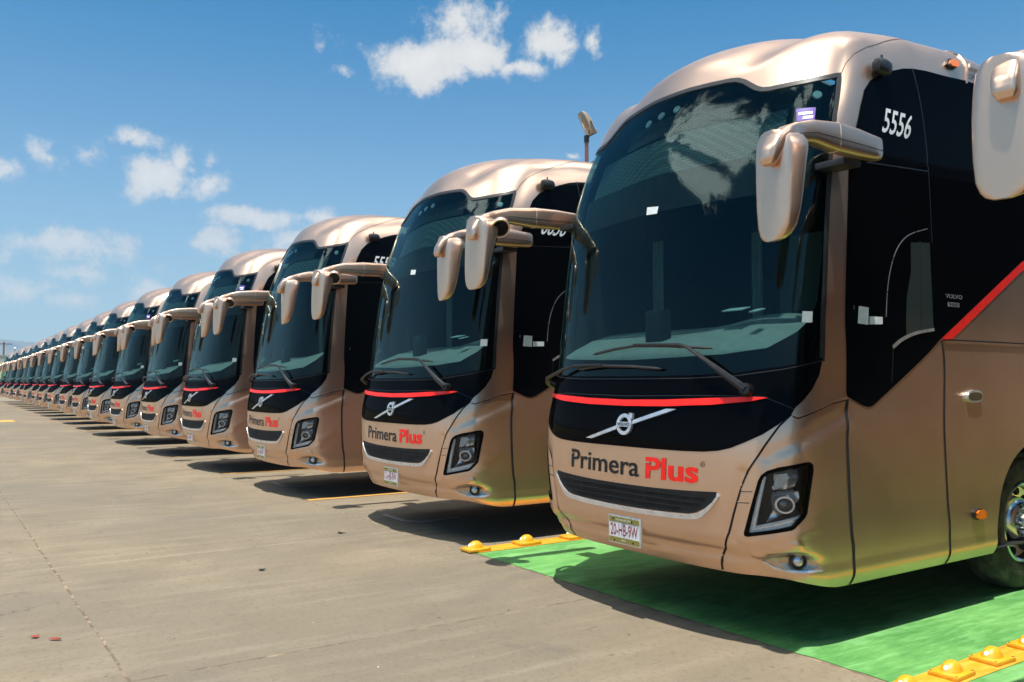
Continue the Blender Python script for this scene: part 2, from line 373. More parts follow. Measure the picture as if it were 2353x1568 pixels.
# ---------------------------------------------------------------- generic mesh helpers
class MB:
    def __init__(s): s.v=[];s.f=[];s.sm=[]
    def addm(s,v,f,smooth=True,M=None):
        k=len(s.v); s.v+=[tuple((M@Vector(p)) if M is not None else p) for p in v]; s.f+=[tuple(i+k for i in q) for q in f]; s.sm+=[smooth]*len(f)
    def box(s,c,h,M=None,bev=0.,smooth=False):
        b=bmesh.new(); bmesh.ops.create_cube(b,size=1); bmesh.ops.scale(b,vec=Vector(h)*2,verts=b.verts)
        if bev: bmesh.ops.bevel(b,geom=b.edges[:]+b.verts[:],offset=bev,segments=2,profile=.6,affect='EDGES')
        bmesh.ops.translate(b,vec=Vector(c),verts=b.verts); b.verts.index_update()
        s.addm([v.co[:] for v in b.verts],[tuple(v.index for v in f.verts) for f in b.faces],smooth,M); b.free()
    def loft(s,secs,cap=True,n=20,e=2.,M=None):
        """secs: (centre, axisA*ra, axisB*rb) vectors"""
        k=[];V=[];F=[]
        for c,A,B in secs:
            for i in range(n):
                th=2*math.pi*i/n;ca,sa=math.cos(th),math.sin(th)
                x=math.copysign(abs(ca)**(2/e),ca);y=math.copysign(abs(sa)**(2/e),sa)
                V.append(tuple(Vector(c)+Vector(A)*x+Vector(B)*y))
        m=len(secs)
        for j in range(m-1):
            for i in range(n):
                a=j*n+i;b=j*n+(i+1)%n;F.append((a,b,b+n,a+n))
        if cap: F.append(tuple(range(n))[::-1]);F.append(tuple(range((m-1)*n,m*n)))
        s.addm(V,F,True,M)
    def tube(s,path,r,n=10,cap=True,M=None):
        path=[Vector(p) for p in path]; rr=r if isinstance(r,(list,tuple)) else [r]*len(path); secs=[]
        ref=Vector((0,0,1))
        for i,p in enumerate(path):
            t=(path[min(i+1,len(path)-1)]-path[max(i-1,0)]).normalized()
            a=t.cross(ref); a=a.normalized() if a.length>.1 else t.cross(Vector((1,0,0))).normalized(); b=a.cross(t)
            secs.append((p,a*rr[i],b*rr[i]))
        s.loft(secs,cap,n,2.,M)
    def lathe(s,prof,c=(0,0,0),axis='x',n=32,M=None):
        V=[];F=[];m=len(prof)
        for (r,h) in prof:
            for i in range(n):
                th=2*math.pi*i/n;a,b=r*math.cos(th),r*math.sin(th)
                V.append({'x':(c[0]+h,c[1]+a,c[2]+b),'y':(c[0]+a,c[1]+h,c[2]+b),'z':(c[0]+a,c[1]+b,c[2]+h)}[axis])
        for j in range(m-1):
            for i in range(n):
                a=j*n+i;b=j*n+(i+1)%n;F.append((a,b,b+n,a+n))
        s.addm(V,F,True,M)
    def poly(s,pts,smooth=False,M=None): s.addm(pts,[tuple(range(len(pts)))],smooth,M)
    def build(s,name,m,parent=None,z=None,recalc=True,sharp=40):
        me=bpy.data.meshes.new(name); me.from_pydata(s.v,[],s.f); me.update()
        if recalc:
            b=bmesh.new(); b.from_mesh(me); bmesh.ops.remove_doubles(b,verts=b.verts,dist=1e-5); bmesh.ops.recalc_face_normals(b,faces=b.faces); 
            b.to_mesh(me); b.free()
        me.polygons.foreach_set('use_smooth',[True]*len(me.polygons))
        me.set_sharp_from_angle(angle=math.radians(sharp))
        return link(name,me,m,parent,z=z)
def empty(name,loc,label=None,cat=None,group=None,rz=0):
    o=bpy.data.objects.new(name,None); COL.objects.link(o); o.location=loc; o.rotation_euler=(0,0,rz); o.empty_display_size=.3
    if label: tag(o,label,cat,group)
    return o
def tag(o,label=None,cat=None,group=None,kind=None):
    if label:o['label']=label
    if cat:o['category']=cat
    if group:o['group']=group
    if kind:o['kind']=kind
    return o
def textmesh(body,height,bold=0.,sx=1.,shear=0.,spacing=1.):
    """2-D text outline mesh, capital height = height, origin at left baseline"""
    cu=bpy.data.curves.new('t','FONT'); cu.body=body; cu.size=1.; cu.offset=bold; cu.shear=shear; cu.space_character=spacing; cu.resolution_u=3; cu.fill_mode='FRONT'
    o=bpy.data.objects.new('t',cu); COL.objects.link(o); bpy.context.view_layer.update()
    me=o.to_mesh(); V=np.array([v.co[:2] for v in me.vertices]); F=[tuple(p.vertices) for p in me.polygons]
    o.to_mesh_clear(); bpy.data.objects.remove(o); bpy.data.curves.remove(cu)
    k=height/.69; V=V*k; V[:,0]*=sx; V[:,0]-=V[:,0].min()
    return V,F
def surftext(name,body,s0,q0,height,width,m,parent,bold=0.,off=.004,z=None,slope=0.,shear=0.,spacing=1.):
    V,F=textmesh(body,height,bold,1.,shear,spacing); V[:,0]*=width/V[:,0].max()
    s=s0+V[:,0];q=q0+V[:,1]+slope*V[:,0]
    N=bn(s,q);P=base(s,q)+N*off
    return finish(name,P,F,N,m,parent,z)
def flattext(mb,body,M,height,width,bold=0.,center=True):
    V,F=textmesh(body,height,bold); V[:,0]*=width/V[:,0].max()
    if center: V[:,0]-=width/2
    mb.addm([(a,b,0) for a,b in V],F,False,M)
mat_gold2=plain('silver_gold_scallop',(.50,.40,.31),.3,metal=.8)
mat_lightgold=plain('pale_gold_bead',(.80,.66,.52),.35,metal=.3)
mat_faded=plain('faded_sticker',(.35,.42,.42),.6)
mat_part=plain('partition_fabric',(.085,.10,.095),.85)
BLK2=plain('wiper_black',(.008,.008,.009),.35,dust=.03)
def f_pane(t):
    fr=t.add('ShaderNodeFresnel',{'IOR':1.5}); d=t.add('ShaderNodeBsdfDiffuse',{'Color':(.030,.040,.038,1)})
    return t.add('ShaderNodeMixShader',{0:fr.outputs[0],1:d.outputs[0],2:t.add('ShaderNodeBsdfGlossy',{'Roughness':.02}).outputs[0]}).outputs[0]
mat_pane=mat('door_pane_glass',f_pane)
mat_lens=mat('projector_glass',lambda t:pbr(t,base=(.10,.10,.09),rough=.04,coat=1.,spec=1.))
mat_foglens=mat('fog_lens_glass',lambda t:pbr(t,base=(.62,.64,.66),rough=.10,metal=.75,coat=1.,normal=t.add('ShaderNodeBump',{'Strength':.35,'Distance':.004,'Height':t.add('ShaderNodeTexWave',{'Scale':38.,'Vector':t.add('ShaderNodeTexCoord').outputs['Object']},bands_direction='X').outputs[1]}).outputs[0]))
mat_hface=plain('olive_handle_recess',(.07,.055,.02),.4)
# ================================================================ COACH
MASKR=[(0,3.815),(.20,3.818),(.42,3.809),(.56,3.80),(.623,3.788),(.685,3.758),(.755,3.705),(.80,3.672),(.847,3.649),(.902,3.64),(1.011,3.642),(1.158,3.65),(1.304,3.672),(1.388,3.695),
 (1.394,3.65),(1.408,3.385),(1.470,3.112),(1.500,2.70),(1.517,2.435),(1.531,2.131),(1.535,1.735)]
LOWR=[(1.51,1.651),(1.454,1.553),(1.392,1.484),(1.342,1.44),(1.318,1.397),(1.243,1.336),(1.147,1.271),(1.048,1.223),(.943,1.178),(.861,1.157),(.754,1.144),(.591,1.139),(.327,1.137),(0,1.137)]
GB=[(1.532,1.741),(1.236,1.681),(.944,1.641),(.591,1.627),(0,1.625)]
def mir(r): return [(-a,b) for a,b in r]
def sym(r):  # open right-half line starting and ending on s=0 -> closed loop (clockwise order is fine)
    return r+[p for p in mir(r)[::-1] if abs(p[0])>1e-6]
HEAD=[(1.411,1.097),(1.444,1.098),(1.468,1.082),(1.471,1.05),(1.406,.778),(1.388,.751),(1.316,.684),(1.298,.675),(1.03,.621),(1.010,.626),(1.008,.646),(1.111,.977),(1.13,1.014),(1.167,1.043),(1.238,1.067)]
GRIL=[(0,.867),(.317,.869),(.58,.877),(.721,.883),(.835,.889),(.846,.876),(.805,.824),(.747,.776),(.677,.739),(.617,.725),(.441,.716),(.159,.709),(0,.708)]
ACY,ARR=3.36,.72    # front wheel arch
WHEELS=[(3.28,),(9.2,),(10.6,)]
def sy(y): return SCn+(y-DDp)
def inset(loop,d):
    L=np.array(loop);n=len(L);c=L.mean(0)
    T=np.roll(L,-1,0)-np.roll(L,1,0);T/=np.linalg.norm(T,axis=1,keepdims=True)
    N=np.stack([-T[:,1],T[:,0]],1); A=.5*sum(L[i,0]*L[(i+1)%n,1]-L[(i+1)%n,0]*L[i,1] for i in range(n))
    return [tuple(p) for p in (L+N*d*(1 if A>0 else -1))]
def make_coach(root):
    R=root
    hole=sym(MASKR+GB[0:1]+GB[1:])
    hole_in=inset(hole,.012)
    # outer boundary with wheel arches; the hem drops towards the sides
    def hem(a): return float(.375-.10*sm(.9,1.7,np.array(a)))
    low=[]
    ss=list(np.arange(0,2.6,.1))
    for a in ss: low.append((a,hem(a)))
    for cy,rr in ((ACY,ARR),(9.2,.62),(10.6,.62)):
        a0=math.pi+math.asin(.125/rr); a1=-math.asin(.125/rr)
        for k in range(29):
            th=a0+(a1-a0)*k/28
            low.append((sy(cy)+rr*math.cos(th),.40+rr*math.sin(th)*(1.0 if math.sin(th)>0 else 1)))
    low.append((SMAX,.275))
    low=[p for i,p in enumerate(low) if i==0 or p[0]>low[i-1][0]-.3]
    right=low+[(SMAX,QMAX-.002)]
    outer=mir(right)[::-1]
    outer=[p for p in outer if abs(p[0])>1e-6]+[(0,hem(0))]+right[1:]
    sgr=np.unique(np.round(np.concatenate([np.arange(-2.1,2.1,.03),np.arange(2.1,4.6,.075),-np.arange(2.1,4.6,.075),np.arange(4.6,SMAX,.3),-np.arange(4.6,SMAX,.3)]),4))
    qgr=np.unique(np.round(np.concatenate([np.arange(.29,1.55,.028),np.arange(1.55,3.6,.08),np.arange(3.6,QMAX-.01,.022)]),4))
    body=panel('body',[outer,hole_in,HEAD,mir(HEAD)],GOLD,R,ds=sgr,dq=qgr,bds=.04,z=ZL,thick=.02)
    # rear wall, belly and wheel wells (unseen ends, closed)
    mb=MB()
    rq=np.linspace(.275,QMAX-.002,30); rp=S(np.full(30,SMAX),rq); lp=S(np.full(30,-SMAX),rq)
    mb.addm([tuple(p) for p in rp]+[tuple(p) for p in lp],[(i,i+1,30+i+1,30+i) for i in range(29)],False)
    mb.build('rear_wall',GOLD,R,z=ZL)
    mb=MB()
    bs=np.linspace(-2.6,2.6,80); P=[tuple(S(a,hem(abs(a))+.03)[0]*np.array((.985,1,1))+np.array((0,.02,0))) for a in bs]
    P=P+[(1.27,LEN-.1,.32),(-1.27,LEN-.1,.32)]
    mb.poly(P); 
    for sx in (-1,1):
        for cy,rr in ((ACY,ARR+.02),(9.2,.64),(10.6,.64)):
            V=[];n=20
            for k in range(n+1):
                th=math.pi*k/n
                V+= [(sx*1.27,cy+rr*math.cos(th),.36+rr*math.sin(th)),(sx*.75,cy+rr*math.cos(th),.36+rr*math.sin(th))]
            F=[(2*k,2*k+1,2*k+3,2*k+2) for k in range(n)]+[tuple(2*k+1 for k in range(n+1))]
            mb.addm(V,F,True)
    mb.build('underbody',MATBLK,R,z=ZL)
    # ---- windscreen, black masks
    ws=panel('windscreen',inset(hole,.004),GLASS,R,off=-.006,ds=.06,dq=.07,thick=0,z=ZL)
    # seal along the glass edge
    tr=MASKR; side=[p for p in MASKR if p[1]>1.7]
    strip('windscreen_seal',resample(mir(tr)[::-1][:-1]+tr,.02,False),.034,SATBLK,R,off=.0035,z=ZL,thick=.012)
    fr_top=[(0,1.767),(.4,1.775),(.827,1.788),(1.135,1.823),(1.329,1.926),(1.423,2.006),(1.480,2.128),(1.497,2.4),(1.470,2.75),(1.443,3.1),(1.385,3.38),(1.366,3.66)]
    fr_out=[(1.384,3.66),(1.400,3.385),(1.462,3.116),(1.492,2.70),(1.509,2.435),(1.523,2.131),(1.529,1.735)]+[(1.236,1.675),(.944,1.636),(.591,1.622),(0,1.620)]
    panel('windscreen_border',sym(fr_top+fr_out),BLK,R,off=-.016,ds=.08,dq=.08,thick=0,z=ZL)
    low=sym([(a,b+.020) for a,b in GB[::-1]]+LOWR)
    panel('front_mask',low,BLK,R,off=.004,ds=.05,dq=.05,thick=.012,z=ZL)
    strip('mask_seam',[(-1.532,1.741),(-1.236,1.681),(-.944,1.641),(-.591,1.627),(0,1.625),(.591,1.627),(.944,1.641),(1.236,1.681),(1.532,1.741)],.006,SATBLK,R,off=.0062,z=ZL,thick=.004)
    strip('bonnet_seam',[(-1.33,1.43),(-1.14,1.495),(-.8,1.512),(0,1.50),(.8,1.512),(1.14,1.508),(1.33,1.43)],.004,SATBLK,R,off=.0058,z=ZL)
    st=[(-1.165,1.503),(-1.07,1.478),(-.8,1.45),(-.4,1.432),(0,1.427),(.4,1.432),(.8,1.45),(1.07,1.478),(1.165,1.5),(1.07,1.505),(.79,1.494),(.42,1.478),(0,1.471),(-.42,1.478),(-.79,1.494),(-1.07,1.505)]
    panel('accent_strip',st,RED,R,off=.016,bds=.02,ds=.06,dq=.015,thick=.014,z=ZL)
    # ---- emblem
    mb=MB(); c=(.045,1.295)
    def ring(ro,ri,n=40): return [(c[0]+ro*math.cos(2*math.pi*k/n)*1.05,c[1]+ro*math.sin(2*math.pi*k/n)) for k in range(n)],[(c[0]+ri*math.cos(2*math.pi*k/n)*1.05,c[1]+ri*math.sin(2*math.pi*k/n)) for k in range(n)]
    o_,i_=ring(.075,.050)
    E0=panel('emblem',[o_,i_],SATCHR,R,off=.026,thick=.02,ds=.05,dq=.05,bds=.012,z=ZL)
    panel('emblem_arrow',[(c[0]+.035,c[1]+.060),(c[0]+.050,c[1]+.047),(c[0]+.080,c[1]+.040),(c[0]+.080,c[1]+.080),(c[0]+.042,c[1]+.080),(c[0]+.058,c[1]+.064)],SATCHR,E0,off=.0275,thick=.02,bds=.03)
    panel('emblem_bar',[(c[0]-.072,c[1]-.017),(c[0]+.072,c[1]-.017),(c[0]+.072,c[1]+.017),(c[0]-.072,c[1]+.017)],SATCHR,E0,off=.029,thick=.02,bds=.03)
    surftext('emblem_lettering','VOLVO',c[0]-.066,c[1]-.010,.021,.132,DARKV,E0,bold=.03,off=.0305)
    a=(-.387,1.183);b=(.525,1.414)
    def at(t): return (a[0]+(b[0]-a[0])*t,a[1]+(b[1]-a[1])*t)
    for t0,t1,nm in ((0,.385,0),(.565,1,1)):
        p,q=at(t0),at(t1); wv=.013
        if nm==0: lp=[(p[0],p[1]-.004),(p[0]+.07,p[1]-.006),(q[0],q[1]-wv),(q[0],q[1]+wv)]
        else: lp=[(p[0],p[1]-wv),(q[0]-.07,q[1]-.022),(q[0],q[1]),(q[0]-.085,q[1]+.001),(p[0],p[1]+wv)]
        panel('emblem_diagonal',lp,SATCHR,E0,off=.020,thick=.016,bds=.03)
    # ---- lettering
    T1=surftext('slogan_lettering','Primera',-.605,.941,.140,.785,DARKV,R,bold=.010,z=ZL,slope=-.012,shear=.05)
    T2=surftext('slogan_lettering','Plus',.243,.934,.140,.462,REDV,R,bold=.030,z=ZL,slope=.012,shear=.05)
    for s0,q0,wd in ((-.603,1.050,.030),(.243,1.042,.047)):
        strip('letter_notch',[(s0,q0),(s0+wd,q0)],.011,GOLD,R,off=.0052,z=ZL)
    rg=[(.743+.016*math.cos(k*.35),1.062+.016*math.sin(k*.35)) for k in range(18)]
    strip('registered_mark',rg,.0028,DARKV,R,off=.004,z=ZL,closed=True,ds=.01); surftext('registered_mark','R',.736,1.054,.016,.013,DARKV,R,z=ZL)
    # ---- grille
    g=sym(GRIL)
    panel('grille',g,MATBLK,R,off=.0035,thick=.01,ds=.05,dq=.03,z=ZL)
    for k,q in enumerate((.845,.805,.765)):
        hw=.76-.05*k*k
        strip('grille_bar',[(-hw,q),(hw,q)],.010,MATBLK,R,off=.007,z=ZL,thick=.004)
    cr=[(.843,.882),(.860,.862),(.825,.817),(.768,.754),(.720,.715),(.680,.698),(.603,.688),(.438,.680),(.157,.674),(0,.673)]
    ci=[(0,.703),(.159,.704),(.441,.711),(.617,.719),(.677,.733),(.747,.771),(.805,.819),(.838,.860)]
    panel('grille_trim',ci+cr+[p for p in mir(cr)[::-1] if abs(p[0])>1e-6]+mir(ci)[::-1][:-1],SATCHR,R,off=.012,thick=.012,ds=.05,dq=.02,bds=.02,z=ZL)
    # ---- panel gaps
    seam=[(1.318,1.397),(1.247,1.327),(1.164,1.207),(1.109,1.123),(1.051,1.038),(1.01,.953),(.983,.877),(.942,.753),(.907,.637),(.858,.523),(.80,.465),(.765,.385)]
    fend=[(1.327,1.385),(1.362,1.372),(1.489,1.412),(1.643,1.462),(1.80,1.484)]
    for mi in (False,True):
        strip('bonnet_gap',seam,.013,MATBLK,R,mirror=mi,z=ZL)
        strip('wing_gap',fend,.009,MATBLK,R,mirror=mi,z=ZL); strip('wing_edge',[(p[0],p[1]+.014) for p in fend],.017,GOLD,R,off=.013,thick=.013,mirror=mi,z=ZL)
        strip('door_gap',[(1.812,1.49),(1.812,.275)],.028,MATBLK,R,mirror=mi,z=ZL)
        strip('door_gap',[(2.975,1.905),(2.985,.275)],.022,MATBLK,R,mirror=mi,z=ZL)
        for qa,qb in ((.902,.909),(.829,.836)):
            strip('wing_gap',[(.985-(.902-qa)*.3,qa),(1.075-(.902-qa)*.3,qb)],.005,MATBLK,R,mirror=mi,z=ZL)
        strip('roof_cap_joint',[(3.0,3.93),(3.0,4.04),(2.96,4.10),(2.88,4.16),(2.7,4.20)],.018,GOLD,R,off=.012,thick=.012,mirror=mi,z=ZL)
        strip('brow_joint',[(1.40,3.70),(1.43,3.79),(1.50,3.88),(1.64,3.98),(1.82,4.07),(2.1,4.16)],.006,MATBLK,R,mirror=mi,z=ZL)
        strip('roof_gutter',[(3.02,4.06),(6,4.06),(SMAX-.05,4.06)],.03,GOLD,R,off=.02,thick=.02,mirror=mi,z=ZL)
        strip('belt_joint',[(2.985,1.915),(6.5,1.915),(SMAX-.05,1.915)],.012,MATBLK,R,mirror=mi,z=ZL)
        strip('belt_moulding',[(3.0,1.897),(6.5,1.897),(SMAX-.05,1.897)],.014,GOLD,R,off=.010,thick=.01,mirror=mi,z=ZL)
    # ---- side glazing
    wf=[(1.80,1.53),(1.764,2.07),(1.745,2.445),(1.72,2.80),(1.69,3.076),(1.66,3.32),(1.645,3.486),(1.655,3.61),(1.714,3.704),(1.827,3.775),(1.965,3.834),(2.106,3.884),(2.252,3.912),(2.406,3.925),(2.666,3.932),(2.986,3.95),(3.5,3.955),(SMAX-.25,3.955)]
    wb=[(SMAX-.25,2.30),(6.2,2.30),(5.4,2.40),(5.0,2.55),(4.7,2.72),(4.45,2.70),(4.187,2.576),(2.965,1.925),(2.114,1.452),(2.075,1.438),(2.05,1.434),(1.985,1.445),(1.852,1.494),(1.812,1.505)]
    def sat(y,q):
        t=float(np.interp(q,_zz,_tt)); y0=float(crom(ROWS,np.array(t))[2]); L=6-4.5*float(sm(1.5,2.0,q)*(1-sm(3.1,3.75,q))); yn=y
        for _ in range(20): yn=y-y0*(1-min(1,yn/L))
        return SCn+yn-DDp
    def vline(pts): return [(sat(y,q),q) for y,q in pts]
    def yr(a,b,q0,q1,n=14): return vline([(a+(b-a)*i/n,q0+(q1-q0)*i/n) for i in range(n+1)])
    for mi in (False,True):
        sd=panel('side_glazing',wf+wb,BLKGLASS,R,off=.005,ds=.15,dq=.25,bds=.05,thick=.012,mirror=mi,z=ZL)
        for ln in (yr(1.02,1.79,3.098,3.145,4),yr(1.70,1.80,3.918,3.12),[(2.32,1.86),(2.30,1.60)],yr(1.80,1.84,3.12,2.62)):
            strip('glazing_joint',ln,.008,SATBLK,sd,off=.0062,mirror=mi)
        for k in range(6): strip('glazing_joint',[(4.6+k*1.45,3.93),(4.6+k*1.45,2.62 if k<1 else 2.34)],.012,SATBLK,sd,off=.0062,mirror=mi)
        strip('door_window_trim',smoothloop([(2.80,2.72),(2.56,2.66),(2.40,2.56),(2.31,2.42),(2.262,2.25),(2.250,2.05)],2,False),.006,SATCHR,sd,off=.0075,mirror=mi,thick=.003)
        strip('door_window_sill',smoothloop([(2.315,1.845),(2.42,1.90),(2.62,1.955),(2.86,1.985)],2,False),.022,SATCHR,sd,off=.012,mirror=mi,thick=.008)
        pn=[(2.50,1.935),(2.86,1.99),(2.83,2.62),(2.58,2.60),(2.58,2.4),(2.52,2.2)]
        panel('door_window_pane',pn,mat_pane,sd,off=.0065,thick=0,bds=.1,mirror=mi)
        strip('door_window_bar',[(2.70,1.95),(2.70,2.62)],.012,SATBLK,sd,off=.0075,mirror=mi)
        panel('side_stripe',[(2.984,1.918),(3.11,1.922),(4.187,2.502),(4.60,2.66),(4.62,2.74),(4.42,2.70),(4.187,2.576),(2.966,1.925)],REDV,R,off=.0045,ds=.1,dq=.1,thick=.004,mirror=mi,z=ZL)
        ha=[(3.265,1.445),(3.475,1.445),(3.475,1.540),(3.265,1.540)]
        H=panel('locker_handle',smoothloop(ha,2),SATCHR,R,off=.024,thick=.024,bds=.03,mirror=mi,z=ZL); panel('handle_face',smoothloop(inset(ha,.018),2),mat_hface,H,off=.0255,thick=.003,bds=.03,mirror=mi)
        for (aa,bb,q0,q1) in ((3.29,3.45,.568,.648),(2.66,2.82,4.0,4.055)):
            mk=panel('marker_lamp',smoothloop([(aa,q0),(bb,q0),(bb,q1),(aa,q1)],1),SATBLK,R,off=.022,thick=.022,bds=.03,mirror=mi,z=ZL)
            panel('marker_lens',smoothloop([(aa+.025,q0+.005),(bb-.002,q0+.005),(bb-.002,q1-.008),(aa+.025,q1-.008)],1),AMBER,mk,off=.034,thick=.014,bds=.03,mirror=mi)
    sx=surftext('side_badge','VOLVO',3.03,2.228,.030,.235,SATCHR,R,bold=.02,off=.007,z=ZL); panel('side_badge',[(3.06,2.165),(3.22,2.165),(3.22,2.197),(3.06,2.197)],SATCHR,R,off=.0065,thick=.002,z=ZL); surftext('side_badge','9800',3.075,2.170,.022,.13,DARKV,R,off=.0078,bold=.02,z=ZL)
    panel('door_sticker',[(1.905,1.995),(2.03,1.99),(2.03,2.108),(1.91,2.112)],WHITEV,R,off=.0075,thick=.001,z=ZL)
    panel('door_sticker',[(2.045,1.993),(2.205,2.0),(2.205,2.05),(2.045,2.048)],WHITEV,R,off=.0075,thick=.001,z=ZL)
    surftext('door_badge','VII',1.845,2.085,.028,.016,SATCHR,R,off=.0075,z=ZL)
    surftext('owner_lettering','OMNI PLUS S.A. DE C.V.',3.03,3.975,.038,.80,DARKV,R,off=.004,z=ZL)
    # ---- windscreen stickers
    panel('windscreen_sticker',[(.014,2.856),(.124,2.850),(.135,2.903),(.016,2.915)],WHITEV,R,off=-.003,thick=0,z=ZL)
    panel('windscreen_sticker',[(1.354,1.985),(1.436,1.985),(1.433,2.057),(1.354,2.057)],mat_faded,R,off=-.003,thick=0,z=ZL)
    ps=panel('permit_sticker',[(1.144,3.347),(1.265,3.345),(1.255,3.440),(1.124,3.443)],PURPLE,R,off=-.003,thick=0,z=ZL)
    for q0,a0,a1 in ((3.39,1.145,1.24),(3.358,1.18,1.25)): panel('permit_print',[(a0,q0),(a1,q0),(a1,q0+.022),(a0,q0+.022)],WHITEV,ps,off=-.0015,thick=0)
    # ---- headlights
    for mi in (False,True):
        M_=lambda l:[(-a,b) for a,b in l] if mi else l
        hl=panel('headlight',[HEAD,inset(HEAD,.020)],BLK,R,off=.005,thick=.03,bds=.02,z=ZL,mirror=mi)
        # bowl: back plate + walls
        bk=panel('lamp_bowl',inset(HEAD,-.004),MATBLK,hl,off=-.085,thick=-.085,bds=.02,mirror=mi)
        panel('lamp_cover',inset(HEAD,.012),CLEAR,hl,off=-.002,thick=0,bds=.03,mirror=mi)
        Lp=[(1.150,1.010),(1.160,1.000),(1.118,.84),(1.080,.690),(1.385,.765),(1.372,.742),(1.303,.700),(1.050,.640),(1.036,.650),(1.085,.82),(1.128,.98)]
        panel('light_guide',Lp,DRL,hl,off=-.022,thick=.02,bds=.02,mirror=mi)
        strip('guide_rib',[(1.142,.985),(1.062,.667),(1.36,.742)],.006,CHROME,hl,off=-.0195,mirror=mi)
        up=[(1.218,1.025),(1.30,1.040),(1.400,1.050),(1.390,.985),(1.365,.945),(1.27,.922),(1.192,.915)]
        panel('high_beam_reflector',up,SATCHR,hl,off=-.060,thick=.02,bds=.02,mirror=mi,ds=.02,dq=.02,fn=lambda s,q:-.45*((np.abs(s)-1.32)**2+(q-.99)**2)**.5+.03+.006*np.sin(np.abs(s)*60)+.006*np.sin(q*70))
        panel('high_beam_shade',[(1.222,1.018),(1.300,1.030),(1.296,.975),(1.262,.940),(1.200,.920)],GREYMET,hl,off=-.030,thick=.02,bds=.02,mirror=mi)
        lo=[(1.200,.893),(1.28,.905),(1.372,.914),(1.368,.86),(1.336,.800),(1.27,.775),(1.150,.722),(1.20,.80)]
        panel('low_beam_reflector',lo,SATCHR,hl,off=-.045,thick=.02,bds=.02,mirror=mi,ds=.02,dq=.02,fn=lambda s,q:.40*((np.abs(s)-1.27)**2+(q-.835)**2)**.5-.03+.007*np.sin(np.abs(s)*60+q*30)+.006*np.sin(q*70-np.abs(s)*25))
        cc=(1.268,.832)
        def disc(r,n=28,k=1.15): return [(cc[0]+r*k*math.cos(2*math.pi*i/n),cc[1]+r*math.sin(2*math.pi*i/n)) for i in range(n)]
        panel('projector_ring',[disc(.054),disc(.043)],SATCHR,hl,off=-.004,thick=.05,bds=.012,mirror=mi)
        panel('projector_lens',disc(.041),mat_lens,hl,off=-.03,thick=0,bds=.012,ds=.012,dq=.012,mirror=mi,fn=lambda s,q:.02*(1-(((np.abs(s)-cc[0])/1.15)**2+(q-cc[1])**2)/.041**2))
        # fog lamp in its scallop
        fg=[(1.07,.476),(1.149,.500),(1.251,.526),(1.337,.530),(1.382,.518),(1.418,.488),(1.452,.440),(1.462,.415),(1.32,.405),(1.19,.402),(1.124,.420),(1.09,.448)]
        fo=panel('fog_lamp',fg,mat_gold2,R,off=.003,thick=.004,bds=.02,ds=.03,dq=.02,mirror=mi,z=ZL)
        strip('fog_trim',[(1.07,.470),(1.12,.425),(1.19,.402),(1.32,.402),(1.455,.410)],.010,SATCHR,fo,off=.010,thick=.008,mirror=mi)
        p=S((-1 if mi else 1)*1.300,.468,.03)[0]; n=bn(np.array([(-1 if mi else 1)*1.300]),np.array([.468]))[0]; n=Vector((n[0],n[1],0)).normalized()
        Mx=Matrix.Translation(Vector(p))@n.to_track_quat('Z','Y').to_matrix().to_4x4()
        m2=MB(); m2.lathe([(.052,-.05),(.052,.012),(.047,.016),(.042,.010),(.042,-.02),(.0,-.03)],axis='z',n=24,M=Mx); m2.build('fog_bezel',SATBLK,fo)
        m2=MB(); m2.lathe([(.041,-.008),(.036,.004),(.024,.012),(.010,.016),(.0001,.017)],axis='z',n=24,M=Mx); m2.build('fog_lens',mat_foglens,fo)
    # ---- plate
    # ---- wipers
    def wiper(pts,blade,hub):
        mb=MB(); P=[S(a,b,o)[0] for a,b,o in pts]; mb.tube(P,[.030,.024,.016,.013,.012,.010][:len(P)],8)
        h=S(hub[0],hub[1],.0)[0]; n=bn(np.array([hub[0]]),np.array([hub[1]]))[0]
        Mx=Matrix.Translation(Vector(h))@Vector(n).to_track_quat('Z','Y').to_matrix().to_4x4()
        mb.lathe([(.0001,.075),(.030,.075),(.042,.06),(.045,.0)],axis='z',n=20,M=Mx)
        wo=mb.build('wiper',BLK2,R,z=ZL)
        mb=MB(); B=[S(a,b,.030)[0] for a,b in resample(blade,.06,False)]; mb.tube(B,[.006]+[.012]*(len(B)-2)+[.006],6)
        B=[S(a,b,.012)[0] for a,b in resample(blade,.06,False)]; mb.tube(B,.006,6); mb.build('wiper_blade',SATBLK,wo)
    wiper([(1.035,1.545,.06),(.925,1.625,.07),(.76,1.735,.06),(.585,1.835,.05),(.515,1.852,.045),(.065,1.868,.04)],[(-.407,1.812),(-.15,1.845),(.065,1.862),(.40,1.85),(.764,1.825)],(1.035,1.545))
    wiper([(-1.42,1.545,.06),(-1.28,1.585,.085),(-1.08,1.625,.085),(-.82,1.690,.06),(-.64,1.724,.05),(-.275,1.728,.04)],[(-.60,1.70),(-.275,1.722),(.05,1.712),(.344,1.692)],(-1.42,1.545))
    # ---- mirrors
    for sx,xo,dy,hy in ((1,1.52,0,.075),(-1,1.64,-.04,.03)):
        arm=[(1.485,.885,3.120,.040,.060),(1.49,.86,3.120,.050,.076),(1.505,.6,3.118,.056,.090),(1.52,.36,3.112,.058,.092),(1.53,.12,3.105,.055,.070),(1.535,-.03,3.075,.050,.058),(1.535,-.15,3.035,.058,.054),(1.53,-.235,2.98,.060,.052),(1.522,-.275,2.92,.058,.045),(1.517,-.285,2.87,.052,.040),(1.515,-.287,2.842,.036,.026)]
        pts=[Vector((sx*(a-1.52+xo)+(.035 if b<-.1 else 0),b+dy*(1 if b<.2 else .3),c)) for a,b,c,_,_ in arm]; secs=[]
